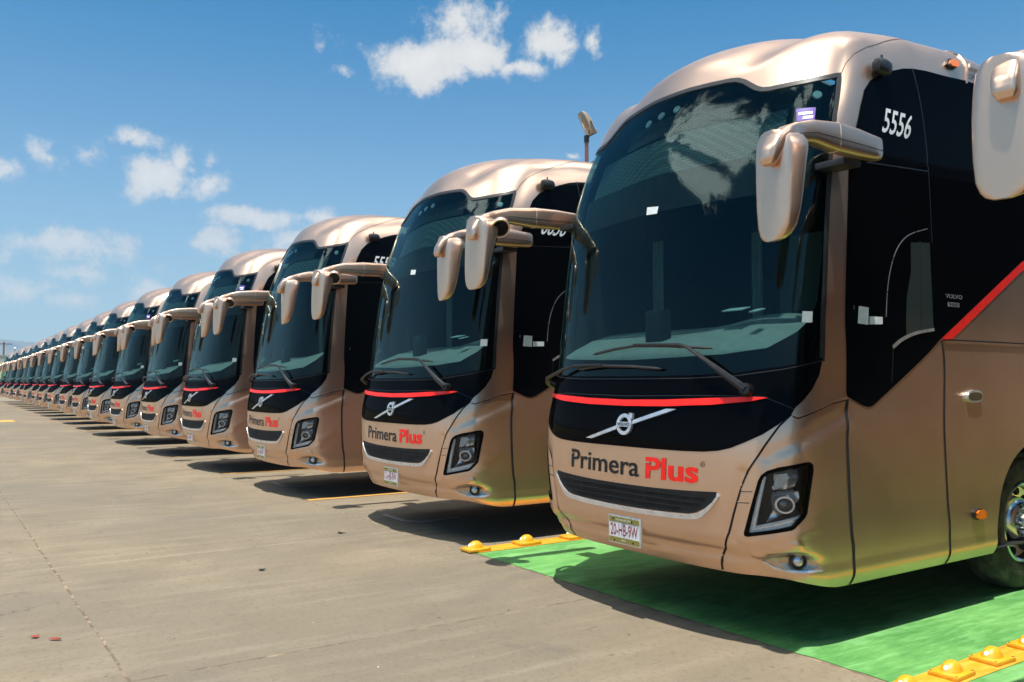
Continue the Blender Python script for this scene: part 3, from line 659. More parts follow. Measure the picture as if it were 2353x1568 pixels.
        for i,(a,b,c,ra,rb) in enumerate(arm):
            t=(pts[min(i+1,len(pts)-1)]-pts[max(i-1,0)]).normalized(); A=Vector((1,0,0)); B=A.cross(t).normalized(); secs.append((pts[i],A*ra,B*rb))
        mb=MB(); 
        # refine with interpolation
        secs2=[]
        for i in range(len(secs)-1):
            for k in range(3):
                u=k/3; secs2.append(tuple(secs[i][j].lerp(secs[i+1][j],u) for j in range(3)))
        secs2.append(secs[-1]); mb.loft(secs2,True,28,3.8)
        ar=mb.build('mirror',GOLD,R,z=ZL,sharp=50)
        mb=MB(); xx=sx*xo
        mb=MB(); mb.tube([Vector((pts[3].x+.059*math.copysign(abs(math.cos(k*.314))**.62,math.cos(k*.314)),pts[3].y,pts[3].z+.093*math.copysign(abs(math.sin(k*.314))**.62,math.sin(k*.314)))) for k in range(21)],.0022,5,cap=False); mb.build('arm_joint',mat_lightgold,ar)
        mb=MB()
        for sd_ in (-1,1): mb.tube([c_+A_*sd_*1.0+B_*.22 for c_,A_,B_ in secs2[3:19]],.0022,5)
        mb.build('arm_seam',MATBLK,ar)
        mb=MB(); mb.box((sx*1.37,.62,3.008),(.11,.09,.022),bev=.008); mb.build('mirror_bracket',SATBLK,ar)
        FY=-.242 if sx>0 else -.315
        hd=[(a,FY+d,c,d) for a,c,d in ((2.412,.040,.015),(2.425,.075,.026),(2.45,.100,.036),(2.50,.122,.046),(2.60,.134,.056),(2.70,.139,.066),(2.80,.142,.082),(2.88,.142,.098),(2.95,.140,.114),(3.00,.132,.118),(3.03,.112,.108),(3.048,.088,.085),(3.056,.05,.05))]
        if sx>0: hd=[(a,FY+d,c,d) for (a,_,c,_1),d in zip(hd,(.018,.032,.046,.060,.076,.086,.094,.102,.112,.116,.106,.084,.05))]
        hs=[]
        yaw=math.radians(-8*sx); hy=0.
        for a,b,c,d in hd:
            hs.append((Vector((sx*xo,b,a)),Vector((math.cos(yaw)*c,math.sin(yaw)*c,0)),Vector((-math.sin(yaw)*d,math.cos(yaw)*d,0))))
        # interpolate smooth
        mb=MB(); mb.loft(hs,True,36,3.6); md=mb.build('mirror_housing',GOLD,ar,sharp=60)
        m3=MB()
        for a,b,rx in ((2.47,2.86,.092),):
            for (z0,z1) in ((2.47,2.72),(2.74,2.97)):
                yy=[-.17+dy+.35*0 for _ in range(2)]
                def yb(z): 
                    zz=[h_[0] for h_ in hd]; return float(np.interp(z,zz,[h_[1]+h_[3] for h_ in hd]))+hy+.004
                c0=Vector((sx*xo,0,0)); dx=Vector((math.cos(yaw),math.sin(yaw),0))*rx
                P=[c0-dx+Vector((0,yb(z0),z0)),c0+dx+Vector((0,yb(z0),z0)),c0+dx+Vector((0,yb(z1),z1)),c0-dx+Vector((0,yb(z1),z1))]
                m3.poly(P)
        m3.build('mirror_glass',CHROME,ar)
        if sx<0:
            nn3=Vector((.62,-.30,-.72)).normalized(); Mx=Matrix.Translation((sx*xo+.135,-.105,2.965))@nn3.to_track_quat('Z','Y').to_matrix().to_4x4()@Matrix.Diagonal((1.,1.25,1,1))
            mb=MB(); mb.lathe([(.0001,-.05),(.05,-.045),(.078,-.015),(.084,.02),(.080,.032),(.070,.030),(.066,.015)],axis='z',n=32,M=Mx); mb.build('kerb_mirror',GOLD,ar)
            mb=MB(); mb.lathe([(.0001,.012),(.067,.016)],axis='z',n=32,M=Mx); mb.build('kerb_mirror_glass',BLK,ar)
    # ---- roof camera, antennas, vents
    for sx in (-1,1):
        p=S(sx*1.772,3.800,.05)[0]; n=Vector(bn(np.array([sx*1.772]),np.array([3.8]))[0])
        mb=MB(); mb.loft([(Vector(p)+Vector((0,d,0)),Vector((r*.75,0,0)),Vector((0,0,r))) for d,r in ((-.075,.03),(-.07,.045),(-.04,.056),(.02,.058),(.07,.05),(.10,.02))],True,18,2.4); mb.tube([Vector(p)-n*.06,Vector(p)],.03,10); mb.tube([Vector(p)+Vector((0,.0,.04)),Vector(p)+Vector((0,0,.085))],.008,6)
        mb.build('side_camera',SATBLK,R,z=ZL)
    mb=MB()
    for k,y0 in enumerate((2.15,2.34)):
        z0=4.15
        mb.loft([(Vector((.80-.1*k,y0+.02*h*10,z0+h*.20)),Vector((.018*(1-.6*h),0,0)),Vector((0,.085*(1-.72*h),0))) for h in (0,.2,.5,.8,1)],True,12,2.2)
    mb.build('roof_antenna',SATBLK,R,z=ZL)
    # ---- wheels
    for sx in (-1,1):
        for wi,(cy,) in enumerate(WHEELS):
            wx=sx*1.20
            t=MB(); t.lathe([(.30,-.24),(.36,-.27),(.48,-.27),(.535,-.24),(.55,-.18),(.55,-.06),(.535,-.01),(.50,.02),(.42,.035),(.36,.028),(.335,.0),(.33,-.05),(.33,-.2),(.30,-.24)],c=(0,0,0),axis='x',n=48,M=Matrix.Translation((wx,cy,.45))@Matrix.Diagonal((sx,1,1,1)))
            wh=t.build('wheel',TYRE,R,z=ZL)
            r_=MB(); dep=.0 if wi!=1 else -.10
            r_.lathe([(.332,.006),(.318,.016),(.300,.006),(.292,-.03),(.285,-.05),(.205,-.075+dep*0),(.195,-.02),(.165,.012),(.155,.018)],axis='x',n=64,M=Matrix.Translation((wx,cy,.45))@Matrix.Diagonal((sx,1,1,1)))
            r_.build('rim',ALLOY,wh)
            r_=MB()
            for k in range(10):
                th=2*math.pi*k/10+.15; c_=Vector((wx-sx*.058,cy+.246*math.cos(th),.45+.246*math.sin(th)))
                r_.lathe([(.0001,.006*sx),(.031,.006*sx),(.033,-.012*sx)],c=tuple(c_),axis='x',n=16)
            r_.build('rim_holes',MATBLK,wh)
            r_=MB(); r_.lathe([(.155,-.01),(.155,.0),(.0001,-.005)],axis='x',n=32,M=Matrix.Translation((wx,cy,.45))@Matrix.Diagonal((sx,1,1,1)))
            r_.lathe([(.085,-.01),(.085,.05),(.07,.07),(.0001,.075)],axis='x',n=24,M=Matrix.Translation((wx,cy,.45))@Matrix.Diagonal((sx,1,1,1)))
            for k in range(10):
                th=2*math.pi*k/10; r_.lathe([(.016,.0),(.016,.03*sx),(.008,.055*sx),(.0001,.056*sx)],c=(wx,cy+.125*math.cos(th),.45+.125*math.sin(th)),axis='x',n=8)
            r_.build('hub',ALLOY,wh)
    # ---- cabin
    mb=MB(); ss=np.linspace(-1.50,1.50,50); fp=S(ss,np.full(50,1.775)); nn_=bn(ss,np.full(50,1.775)); fp=fp-nn_*.05
    rows=[]
    for k,(yy,zz) in enumerate(((0,0),(.03,.05),(.12,.10),(.35,.19),(.62,.25),(.74,.265),(.78,.25),(.80,-.7))):
        row=[]
        for i,p in enumerate(fp):
            bi=.07*math.exp(-((p[0]-.68)/.33)**2)*(1 if k in (4,5,6) else (.4 if k==3 else 0))
            y=p[1]+yy if k<3 else (p[1]*(1-min(1,yy/.8))+(min(1,yy/.8))*1.02+ .0)
            row.append((p[0]*(1-.02*k/7),max(p[1]+.005*k,y),1.775+zz+bi))
        rows.append(row)
    rows=[[ (p[0],p[1],p[2]-.30) for p in rows[0]]]+rows
    V=[p for r in rows for p in r]; F=[(j*50+i,j*50+i+1,(j+1)*50+i+1,(j+1)*50+i) for j in range(len(rows)-1) for i in range(49)]
    mb.addm(V,F,True); mb.build('dashboard',DASH,R,z=ZL)
    mb=MB(); mb.box((-.03,.36,1.98),(.10,.05,.17),bev=.03); mb.box((-.03,.305,1.985),(.045,.004,.035)); mb.build('dash_module',CABIN,R,z=ZL)
    mb=MB(); mb.box((.62,.62,2.05),(.09,.05,.004),M=Matrix.Rotation(.25,4,'X')@Matrix.Translation((0,.38,-.12))); mb.box((.86,.55,2.02),(.03,.05,.004),M=Matrix.Rotation(.25,4,'X')@Matrix.Translation((0,.38,-.10))); mb.build('dash_papers',WHITEV,R,z=ZL)
    mb=MB(); mb.box((0,3.6,1.0),(1.22,3.0,.02)); mb.box((0,6.5,2.5),(1.22,.03,1.5)); mb.box((0,4.0,3.92),(.9,2.4,.02)); mb.box((-1.215,4.0,2.6),(.01,2.6,1.3)); mb.box((1.215,4.0,2.6),(.01,2.6,1.3)); mb.build('cabin_lining',CABIN,R,z=ZL)
    # sign box behind the top of the glass, blind below it
    def inner(name,q0,q1,a0,a1,m,off): panel(name,[(a0,q0),(a1,q0),(a1,q1),(a0,q1)],m,R,off=off,thick=0,ds=.08,dq=.08,z=ZL)
    inner('sign_box',3.19,3.55,-1.15,1.02,PERF,-.13)
    inner('sun_blind',2.90,3.20,-1.36,1.36,CABIN,-.10)
    inner('header_panel',3.56,3.74,-.62,.62,CABIN,-.12)
    inner('header_panel',3.45,3.62,.9,1.33,CABIN,-.16)
    mb=MB()
    for a,q in ((-.07,3.69),(-.22,3.66),(.10,3.70),(1.25,3.56)):
        p=S(a,q,-.03)[0]; Mx=Matrix.Translation(Vector(p))@Vector(bn(np.array([a]),np.array([q]))[0]).to_track_quat('Z','Y').to_matrix().to_4x4(); mb.lathe([(.0001,.0),(.03,.0),(.034,-.01)],axis='z',n=16,M=Mx)
    mb.build('suction_cups',GREYMET,R,z=ZL)
    # curtains, partition
    mb=MB()
    def curt(x0,x1,y,z0,z1,folds):
        n=folds*6;V=[];F=[]
        for i in range(n+1):
            u=i/n;V+=[(x0+(x1-x0)*u,y+.02*math.sin(u*folds*2*math.pi),z0),(x0+(x1-x0)*u,y+.03*math.sin(u*folds*2*math.pi),z1)]
        mb.addm(V,[(2*i,2*i+2,2*i+3,2*i+1) for i in range(n)],True)
    curt(-1.12,-.98,1.35,1.7,2.9,3); curt(1.0,1.12,1.5,1.7,2.9,3); curt(-.42,-.30,1.9,1.1,2.95,2)
    mb.build('curtain',CABGREY,R,z=ZL)
    mb=MB(); mb.box((-.02,2.1,1.95),(.24,.03,.95),bev=.02); mb.build('partition',mat_part,R,z=ZL)
    mb=MB(); mb.lathe([(.0001,-.04),(.10,-.04),(.11,-.02),(.11,.0)],c=(-.05,2.06,2.12),axis='y',n=24); mb.build('partition_speaker',MATBLK,R,z=ZL)
    for x0,y0 in ((.62,1.75),(-.68,1.95)):
        mb=MB(); mb.box((x0,y0,1.62),(.25,.26,.08),bev=.05,smooth=True); mb.loft([(Vector((x0,y0+.27+.10*k,1.65+.82*k)),Vector((w_,0,0)),Vector((0,.065,0))) for k,w_ in ((0,.22),(.15,.25),(.5,.25),(.75,.21),(.84,.13),(.88,.13),(.93,.15),(1.1,.14),(1.16,.08))],True,20,3.); mb.build('seat',SEATM,R,z=ZL)
    mb=MB(); Mx=Matrix.Translation((.66,1.17,1.93))@Euler((math.radians(-50),0,0)).to_matrix().to_4x4()
    mb.tube([Mx@Vector((.225*math.cos(k*.2618),.225*math.sin(k*.2618),0)) for k in range(25)],.015,8,cap=False); mb.tube([Mx@Vector((-.22,0,0)),Mx@Vector((.22,0,0))],.014,6); mb.tube([Mx@Vector((0,0,0)),Mx@Vector((0,-.05,-.35))],.03,8); mb.build('steering_wheel',SATBLK,R,z=ZL)
def bus_id(R,plate,side,dq=0.):
    """number plate and fleet number of one coach"""
    nrm=Vector(bn(np.array([.01]),np.array([.55]))[0]); nrm=Vector((0,-1,0)); p=Vector(S(.010,.548,.034)[0])
    xa=Vector((0,0,1)).cross(nrm).normalized(); ya=nrm.cross(xa); Mx=Matrix.Translation(p)@Matrix((xa,ya,nrm)).transposed().to_4x4()
    T=lambda x,y,z: Mx@Matrix.Translation((x,y,z))
    mb=MB(); mb.box((0,0,-.010),(.172,.103,.010),M=Mx,bev=.003); pl=mb.build('number_plate',SATCHR,R,z=ZL)
    mb=MB(); mb.box((0,0,.001),(.160,.092,.002),M=Mx); mb.build('plate_sheet',PLATEW,pl)
    mb=MB(); mb.box((0,.073,.0035),(.160,.019,.0015),M=Mx); mb.box((0,-.073,.0035),(.160,.019,.0015),M=Mx); mb.build('plate_band',PLATEG,pl)
    mb=MB(); flattext(mb,plate,T(0,-.040,.0045),.082,.290,bold=.004); mb.build('plate_number',PLATER,pl,recalc=False)
    mb=MB(); flattext(mb,'AUTOTRANSPORTE FEDERAL',T(0,.066,.0062),.012,.17); flattext(mb,'MEXICO',T(0,-.079,.0062),.012,.05); mb.build('plate_caption',WHITEV,pl,recalc=False)
    mb=MB(); flattext(mb,'MÉXICO',T(0,.046,.0048),.009,.05); mb.build('plate_caption',DARKV,pl,recalc=False)
    mb=MB()
    for a,b in ((-.115,.076),(.085,.072),(-.10,-.078),(.10,-.076)): mb.lathe([(.0001,.010),(.007,.009),(.007,.004)],axis='z',n=8,M=T(a,b,0))
    mb.build('plate_screws',SATBLK,pl)
    surftext('fleet_number',side,1.955,3.345+dq,.178,.40,WHITEV,R,bold=.012,off=.0065,z=ZL,shear=-.26)
# ================================================================ SETTING
def f_conc(t):
    P=t.add('ShaderNodeNewGeometry').outputs['Position']
    sx=t.add('ShaderNodeSeparateXYZ',{0:P}); X,Y=sx.outputs[0],sx.outputs[1]
    big=t.noise(P,.16,5,.6); mid=t.noise(P,1.1,6,.65); fine=t.noise(P,22.,5,.7); vf=t.noise(P,130.,3,.6)
    sweep=t.noise(t.vmath('MULTIPLY',P,(6.,.7,1)),1.,5,.6)   # broom / tyre streaks run with the bays
    base=t.ramp(mid,[(.28,(0.140,0.108,0.069)),(.5,(0.189,0.147,0.095)),(.72,(0.235,0.184,0.119))])
    base=t.mix(t.maprange(big,.42,.62,0.,.60),base,(0.111,0.098,0.074,1))
    base=t.mix(t.maprange(sweep,.50,.68,0.,.34),base,(0.270,0.225,0.163,1))
    base=t.mix(t.maprange(sweep,.48,.30,0.,.30),base,(0.133,0.110,0.080,1))
    base=t.mix(t.maprange(fine,.52,.70,0.,.75),base,(0.090,0.074,0.052,1))
    base=t.mix(t.maprange(vf,.42,.72,0.,.45),base,(0.286,0.235,0.163,1))
    dist=t.vmath('ADD',P,t.add('ShaderNodeVectorMath',{0:t.vmath('SUBTRACT',t.noise(P,.6,3,.6,out=1),(.5,.5,.5)),'Scale':2.2},operation='SCALE').outputs[0])
    stain=t.maprange(t.noise(dist,.5,6,.68),.58,.74,0.,.55,True); base=t.mix(stain,base,(0.090,0.082,0.069,1))
    dsh=t.noise(t.vmath('MULTIPLY',P,(30.,5.,1)),1.,3,.5); base=t.mix(t.maprange(dsh,.70,.76,0.,.75),base,(0.058,0.052,0.042,1))
    # dark curved tyre marks
    wv=t.add('ShaderNodeTexWave',{'Vector':t.vmath('MULTIPLY',dist,(.22,.10,0)),'Scale':1.0,'Distortion':1.2},bands_direction='DIAGONAL').outputs[1]
    base=t.mix(t.math('MULTIPLY',t.maprange(wv,.93,1.,0.,.30,True),t.maprange(t.noise(P,.4,3,.6),.42,.6)),base,(0.117,0.100,0.082,1))
    # specks
    for sc_,th,colr,am in ((2.6,.045,(.035,.032,.028,1),.85),(1.7,.013,(.55,.54,.5,1),.8),(7.,.07,(0.090,0.075,0.056,1),.6)):
        v=t.add('ShaderNodeTexVoronoi',{'Vector':dist,'Scale':sc_}); m=t.math('LESS_THAN',v.outputs['Distance'],t.math('MULTIPLY',t.maprange(fine,.3,.7,.4,1.5),th))
        base=t.mix(t.math('MULTIPLY',m,am),base,colr)
    # slab joints: two lengthwise, one every 4.02 m across; plus a ragged crack filler
    wob=t.math('MULTIPLY_ADD',t.noise(P,2.5,5,.7),.05,-.025); wob2=t.math('MULTIPLY_ADD',t.noise(P,26.,4,.7),.016,-.008)
    def line(c,c0,wd):
        return t.maprange(t.math('ABSOLUTE',t.math('ADD',t.math('SUBTRACT',c,c0),t.math('ADD',wob,wob2))),wd,wd*.35,0.,1.)
    cross=t.math('SUBTRACT',t.math('PINGPONG',t.math('ADD',X,5.33),2.01),0.)
    l1=line(cross,0.,.014); l1=t.math('MULTIPLY',l1,t.maprange(t.noise(P,1.4,3,.6),.30,.52,.25,1.))
    l2=line(Y,1.01,.013); l3=line(Y,4.555,.013); l4=line(Y,-3.0,.016)
    l5=t.math('MULTIPLY',line(X,-8.93,.009),.6)
    j=t.math('MAXIMUM',t.math('MAXIMUM',l1,l2),t.math('MAXIMUM',l3,t.math('MAXIMUM',l4,0.)))
    jc=t.ramp(t.noise(P,7.,3,.6),[(.40,(0.080,0.060,0.039)),(.50,(0.138,0.100,0.065)),(.60,(0.307,0.220,0.140))])
    base=t.mix(t.math('MULTIPLY',j,.88),base,jc); base=t.mix(l5,base,(0.350,0.310,0.251,1))
    ck=t.add('ShaderNodeTexVoronoi',{'Vector':t.vmath('ADD',P,t.vmath('MULTIPLY',t.noise(P,1.2,6,.7,out=1),(.9,.9,0))),'Scale':.16},feature='DISTANCE_TO_EDGE').outputs[0]
    base=t.mix(t.math('MULTIPLY',t.maprange(ck,.0022,.0006,0.,1.),t.maprange(t.noise(P,.35,3,.6),.50,.60,0.,.7)),base,(0.064,0.052,0.037,1))
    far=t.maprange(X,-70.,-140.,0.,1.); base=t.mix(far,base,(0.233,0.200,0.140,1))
    h=t.math('ADD',t.math('MULTIPLY',fine,.6),t.math('SUBTRACT',t.math('MULTIPLY',vf,.4),j))
    return pbr(t,base=base,rough=.86,spec=.3,normal=t.add('ShaderNodeBump',{'Strength':.35,'Distance':.006,'Height':h}).outputs[0])
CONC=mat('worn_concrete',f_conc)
def f_paint(c1,c2,wear,name):
    def f(t):
        P=t.add('ShaderNodeNewGeometry').outputs['Position']
        st=t.noise(t.vmath('MULTIPLY',P,(13.,2.2,1)),1.2,7,.72); b=t.noise(P,1.3,5,.6); fi=t.noise(t.vmath('MULTIPLY',P,(60.,9.,1)),1.,4,.7)
        base=t.mix(t.maprange(b,.35,.66),c4(c1),c4(c2))
        base=t.mix(t.maprange(st,.48,.70,0.,.75),base,c4(tuple(min(.8,x*1.3+.045) for x in c2)))
        base=t.mix(t.maprange(st,.46,.28,0.,.65),base,c4(tuple(x*.55 for x in c1)))
        base=t.mix(t.maprange(fi,.61,.70,0.,wear),base,(.16,.15,.12,1))
        v=t.add('ShaderNodeTexVoronoi',{'Vector':P,'Scale':3.2}); base=t.mix(t.math('MULTIPLY',t.math('LESS_THAN',v.outputs['Distance'],.035),.8),base,(.03,.05,.03,1))
        wv=t.add('ShaderNodeTexWave',{'Vector':t.vmath('ADD',t.vmath('MULTIPLY',P,(1,.16,0)),t.vmath('MULTIPLY',t.noise(P,.8,4,.6,out=1),(1.6,1.6,0))),'Scale':.28},bands_direction='X').outputs[1]
        base=t.mix(t.maprange(wv,.90,1.,0.,.30,True),base,c4(tuple(min(.85,x*1.3+.08) for x in c2)))
        return pbr(t,base=base,rough=.62,spec=.4,normal=t.add('ShaderNodeBump',{'Strength':.25,'Distance':.004,'Height':fi}).outputs[0])
    return mat(name,f)
GREEN=f_paint((.055,.205,.045),(.11,.30,.075),.55,'green_floor_paint')
YEL=f_paint((.58,.235,.008),(.66,.29,.012),.25,'yellow_line_paint')
YELW=f_paint((.62,.30,.05),(.50,.27,.07),.6,'worn_yellow_line_paint')
BUMPM=plain('yellow_stud_plastic',(.68,.34,.010),.4,coat=.0,dust=.12)
def sheet(name,pts,z,m,kind='structure',jag=0.):
    mb=MB()
    if jag:
        rs=random.Random(3); r=resample(pts,.12); pts=[(a+rs.uniform(-jag,jag),b+rs.uniform(-jag,jag)) for a,b in r]
    mb.poly([(a,b,z) for a,b in pts]); o=mb.build(name,m); tag(o,kind=kind); return o
mb=MB(); mb.poly([(-1500,-1500,0),(1500,-1500,0),(1500,1500,0),(-1500,1500,0)]); tag(mb.build('ground',CONC),kind='structure')
sheet('green_bay',[(-7.33,4.57),(9,4.57),(9,20),(-7.33,20)],.004,GREEN,jag=.008)
sheet('bay_line',[(-7.57,4.60),(-7.32,4.60),(-7.32,19),(-7.57,19)],.008,YEL,jag=.003)
sheet('bay_line',[(-2.86,4.42),(-2.64,4.42),(-2.64,19),(-2.86,19)],.008,YEL,jag=.003)
for i in range(18):
    x=-11.97-4.33*i; sheet('bay_line',[(x-.07,4.6),(x+.07,4.6),(x+.07,18),(x-.07,18)],.006,YELW,jag=.006)
sheet('yard_marking',[(-45.0,2.7),(-42.8,2.7),(-42.8,3.3),(-45.0,3.3)],.006,YELW)
# painted numerals lying in the bays (mostly under the coaches)
for x in (-9.9,-14.2):
    sheet('bay_marking',[(x-.25,4.88),(x+.35,4.86),(x+.62,5.02),(x+.55,5.6),(x+.47,5.58),(x+.52,5.06),(x+.33,4.94),(x-.25,4.96)],.006,plain('faded_white_paint',(.33,.31,.28),.8))
# ---- road studs
STUDN=[0]
def make_stud():
    r=empty('road_stud',(0,0,0))
    mb=MB(); mb.box((0,0,.013),(.098,.128,.013),bev=.008); mb.build('base',BUMPM,r)
    mb=MB(); mb.loft([(Vector((0,0,.024)),Vector((.062,0,0)),Vector((0,.090,0))),(Vector((0,.0,.045)),Vector((.056,0,0)),Vector((0,.076,0))),(Vector((0,0,.066)),Vector((.043,0,0)),Vector((0,.058,0))),(Vector((0,0,.080)),Vector((.025,0,0)),Vector((0,.034,0))),(Vector((0,0,.084)),Vector((.007,0,0)),Vector((0,.010,0)))],True,24,2.3); mb.build('dome',BUMPM,r)
    for y in (0.,):
        mb=MB(); mb.lathe([(.0001,.004),(.014,.003),(.018,-.004)],axis='z',n=14,M=Matrix.Translation((-.003,-.072,.050))@Euler((math.radians(62),0,0)).to_matrix().to_4x4()@Matrix.Translation((y,0,0))); mb.build('reflector',WHITEV,r)
    for a,b in ((-1,-1),(-1,1),(1,-1),(1,1)):
        mb=MB(); mb.lathe([(.0001,.0265),(.008,.0275),(.010,.0255)],c=(a*.082,b*.112,0),axis='z',n=10); mb.build('bolt',SATBLK,r)
    r.scale=(1,1,1.15)
    return r
def copy_tree(o,parent=None,keep=None):
    c=o.copy(); COL.objects.link(c)
    if parent is not None: c.parent=parent
    for ch in list(o.children):
        if keep is None or ch.name.split('.')[0] in keep: copy_tree(ch,c,keep)
    return c
stud=make_stud(); first=True
LS=[4.63,5.26,5.88,6.50,7.12]; RS=[4.50,4.96,5.42,5.88,6.34,6.80]
on=['nearest the open yard','second from the open yard','third from the open yard, by the coach bumper','fourth from the open yard, half under the coach','fifth from the open yard, hidden by the coach']
for i,y in enumerate(LS):
    o=stud if first else copy_tree(stud); first=False; o.location=(-7.44,y,.008)
    tag(o,'yellow stud left of the green bay, '+on[i],'road stud','yellow studs along the left edge of the green bay')
on=['cut by the bottom of the photo','second from the bottom','third from the bottom','fourth from the bottom at the right edge','fifth from the bottom out at the right','sixth from the bottom out at the right']
for i,y in enumerate(RS):
    o=copy_tree(stud); o.scale=(.9,.84,1.); o.location=(-2.75,y,.008); o.rotation_euler.z=.05*math.sin(i*2.)
    tag(o,'yellow road stud at lower right, '+on[i],'road stud','yellow studs along the right line of the green bay')
# ---- litter
def scrap(name,pts,z,m,lab,cat):
    mb=MB(); n=len(pts); V=[(a,b,z+.012*math.sin(3*i)) for i,(a,b) in enumerate(pts)]+[(a,b,z-.002+.012*math.sin(3*i)) for i,(a,b) in enumerate(pts)]
    mb.addm(V,[tuple(range(n)),tuple(range(n,2*n))[::-1]]+[(i,n+i,n+(i+1)%n,(i+1)%n) for i in range(n)],False); tag(mb.build(name,m),lab,cat)
REDP=plain('faded_red_paper',(.26,.035,.02),.8)
scrap('paper_scrap',[(-6.475,.735),(-6.46,.715),(-6.44,.75),(-6.415,.785),(-6.435,.79),(-6.455,.765)],.014,REDP,'bright red scrap of paper on the concrete at lower left','scrap')
scrap('paper_scrap',[(-6.61,.64),(-6.585,.62),(-6.56,.66),(-6.59,.68)],.014,REDP,'small faded red scrap lying left of the brighter red one','scrap')
scrap('leaf',[(-9.22,3.92),(-9.18,3.88),(-9.13,3.90),(-9.10,3.96),(-9.15,3.93)],.014,SATBLK,'small dark curled leaf on the concrete in front of the second coach','leaf')
scrap('leaf',[(-7.80,2.55),(-7.77,2.53),(-7.74,2.56),(-7.76,2.60)],.012,SATBLK,'dark flat leaf in the middle of the open concrete','leaf')
# ---- coaches
VR=random.Random(4)
root=empty('coach',(0,0,0)); make_coach(root)
PX=[848,585,435,340,269,217,179,149,120,99,83,64,54,39,24,17,4]
spots=[(-4.74,4.24)]
XS=[-8.95,-13.25,-17.5]+[-17.5-4.28*k for k in range(1,15)]
for x,p in zip(XS,PX):
    r=(p-1176.5)/1975; k=(-.826+.5635*r)/(.5635+.826*r); sp=1+.12*max(0,(PX.index(p)-4)/12.)**1.3; x*=sp; spots.append((x,max(4.2,(x-1.11)/k-.21)))
spots.append((-.25,4.22))
FAR_SKIP={'seat','curtain','partition','partition_speaker','steering_wheel','dash_papers','suction_cups','registered_mark','letter_notch','permit_sticker','windscreen_sticker','door_badge','side_badge','owner_lettering','door_sticker','cabin_lining','brow_joint','underbody'}
import itertools
def copy_part(o,parent,skip):
    c=o.copy(); COL.objects.link(c); c.parent=parent
    for ch in list(o.children): copy_part(ch,c,skip)
    return c
ordn=['','second','third','fourth','fifth','sixth','seventh','eighth','ninth','tenth','eleventh','twelfth','thirteenth','fourteenth','fifteenth','sixteenth','seventeenth','eighteenth','nineteenth','twentieth','twenty-first']
roots=[root]
for i in range(1,len(spots)):
    r=root.copy(); COL.objects.link(r); roots.append(r)
    drop=set()
    if 1<i<len(spots)-1:
        drop={k for k,pr in (('permit_sticker',.6),('windscreen_sticker',.3),('dash_papers',.5),('sun_blind',.35),('door_sticker',.3),('curtain',.4),('dash_module',.3)) if VR.random()<pr}
    for ch in list(root.children):
        if ch.name.split('.')[0] in drop: continue
        if 10<i<len(spots)-1 and ch.name.split('.')[0] in FAR_SKIP: continue
        copy_part(ch,r,None)
plates=['20-HB-9W','13-HB-9W','18-HB-9W','16-HB-9W']; nums=['5556','6656','5559','5562']
for i in range(4): bus_id(roots[i],plates[i],nums[i],-.10 if i==1 else 0.)
for i in range(4,len(spots)):
    for ch in list(roots[3].children):
        if ch.name.split('.')[0]=='number_plate': copy_part(ch,roots[i],None)
for i,(r,(x,y)) in enumerate(zip(roots,spots)):
    r.location=(x,y,0); r.rotation_euler.z=0 if i in (0,1,len(spots)-1) else math.radians(VR.uniform(-.45,.45))
    if i==0: lab='gold coach nearest the camera on the green bay, fleet number 5556, plate 20-HB-9W'
    elif i==1: lab='gold coach second in the row, plate 13-HB-9W, just beyond the yellow studs'
    elif i==len(spots)-1: lab='gold coach at the right edge of the photo, only its hanging mirror in view'
    elif i>=17: lab='gold coach at the far left end of the row, %s in order'%ordn[i]
    else: lab='gold coach with open road-side nose, %s in the row counting from the nearest'%ordn[i]
    tag(r,lab,'coach','gold coaches parked side by side in a row')
# ---- floodlights between and behind the coaches
HOUS=plain('cream_lamp_housing',(.30,.27,.20),.5,dust=.3); POLE=plain('brown_steel_pole',(.16,.075,.06),.55)
LENSM=mat('floodlight_glass',lambda t:pbr(t,base=(.20,.185,.14),rough=.08,coat=1.,metal=.3))
def make_flood():
    r=empty('floodlight',(0,0,0)); h=7.5
    mb=MB(); mb.tube([(0,0,0),(0,0,h-.05)],[.07,.045],14); mb.lathe([(.0001,.02),(.16,.02),(.16,0)],axis='z',n=16); mb.build('pole',POLE,r)
    Mx=Matrix.Translation((0,0,h+.34))@Euler((0,0,math.radians(-14))).to_matrix().to_4x4()@Euler((math.radians(28),0,0)).to_matrix().to_4x4()@Matrix.Scale(.72,4)
    # head: shallow trapezoid box, lens on local -Y
    mb=MB(); 
    secs=[(Vector((0,y,0)),Vector((w_,0,0)),Vector((0,0,k))) for y,w_,k in ((-.07,.235,.40),(-.065,.245,.41),(.0,.24,.40),(.10,.18,.30),(.16,.13,.17))]
    mb.loft(secs,True,24,5.,Mx); mb.box((0,.10,-.36),(.12,.09,.06),M=Mx,bev=.01); mb.build('lamp_housing',HOUS,r)
    mb=MB(); mb.loft([(Vector((0,-.068,0)),Vector((.205,0,0)),Vector((0,0,.355))),(Vector((0,-.10,0)),Vector((.185,0,0)),Vector((0,0,.32))),(Vector((0,-.125,0)),Vector((.12,0,0)),Vector((0,0,.21))),(Vector((0,-.132,0)),Vector((.03,0,0)),Vector((0,0,.05)))],True,28,2.2,Mx); mb.build('lamp_lens',LENSM,r)
    mb=MB(); 
    for s in (-1,1): mb.tube([Mx@Vector((s*.265,.02,.0)),Mx@Vector((s*.265,.02,-.43)),Vector((0,0,h-.0))],.016,6)
    mb.build('bracket',SATBLK,r); mb=MB(); mb.tube([(0,0,h-.12),(0,0,h+.04)],.062,12); mb.build('collar',SATBLK,r)
    return r
fl=make_flood()
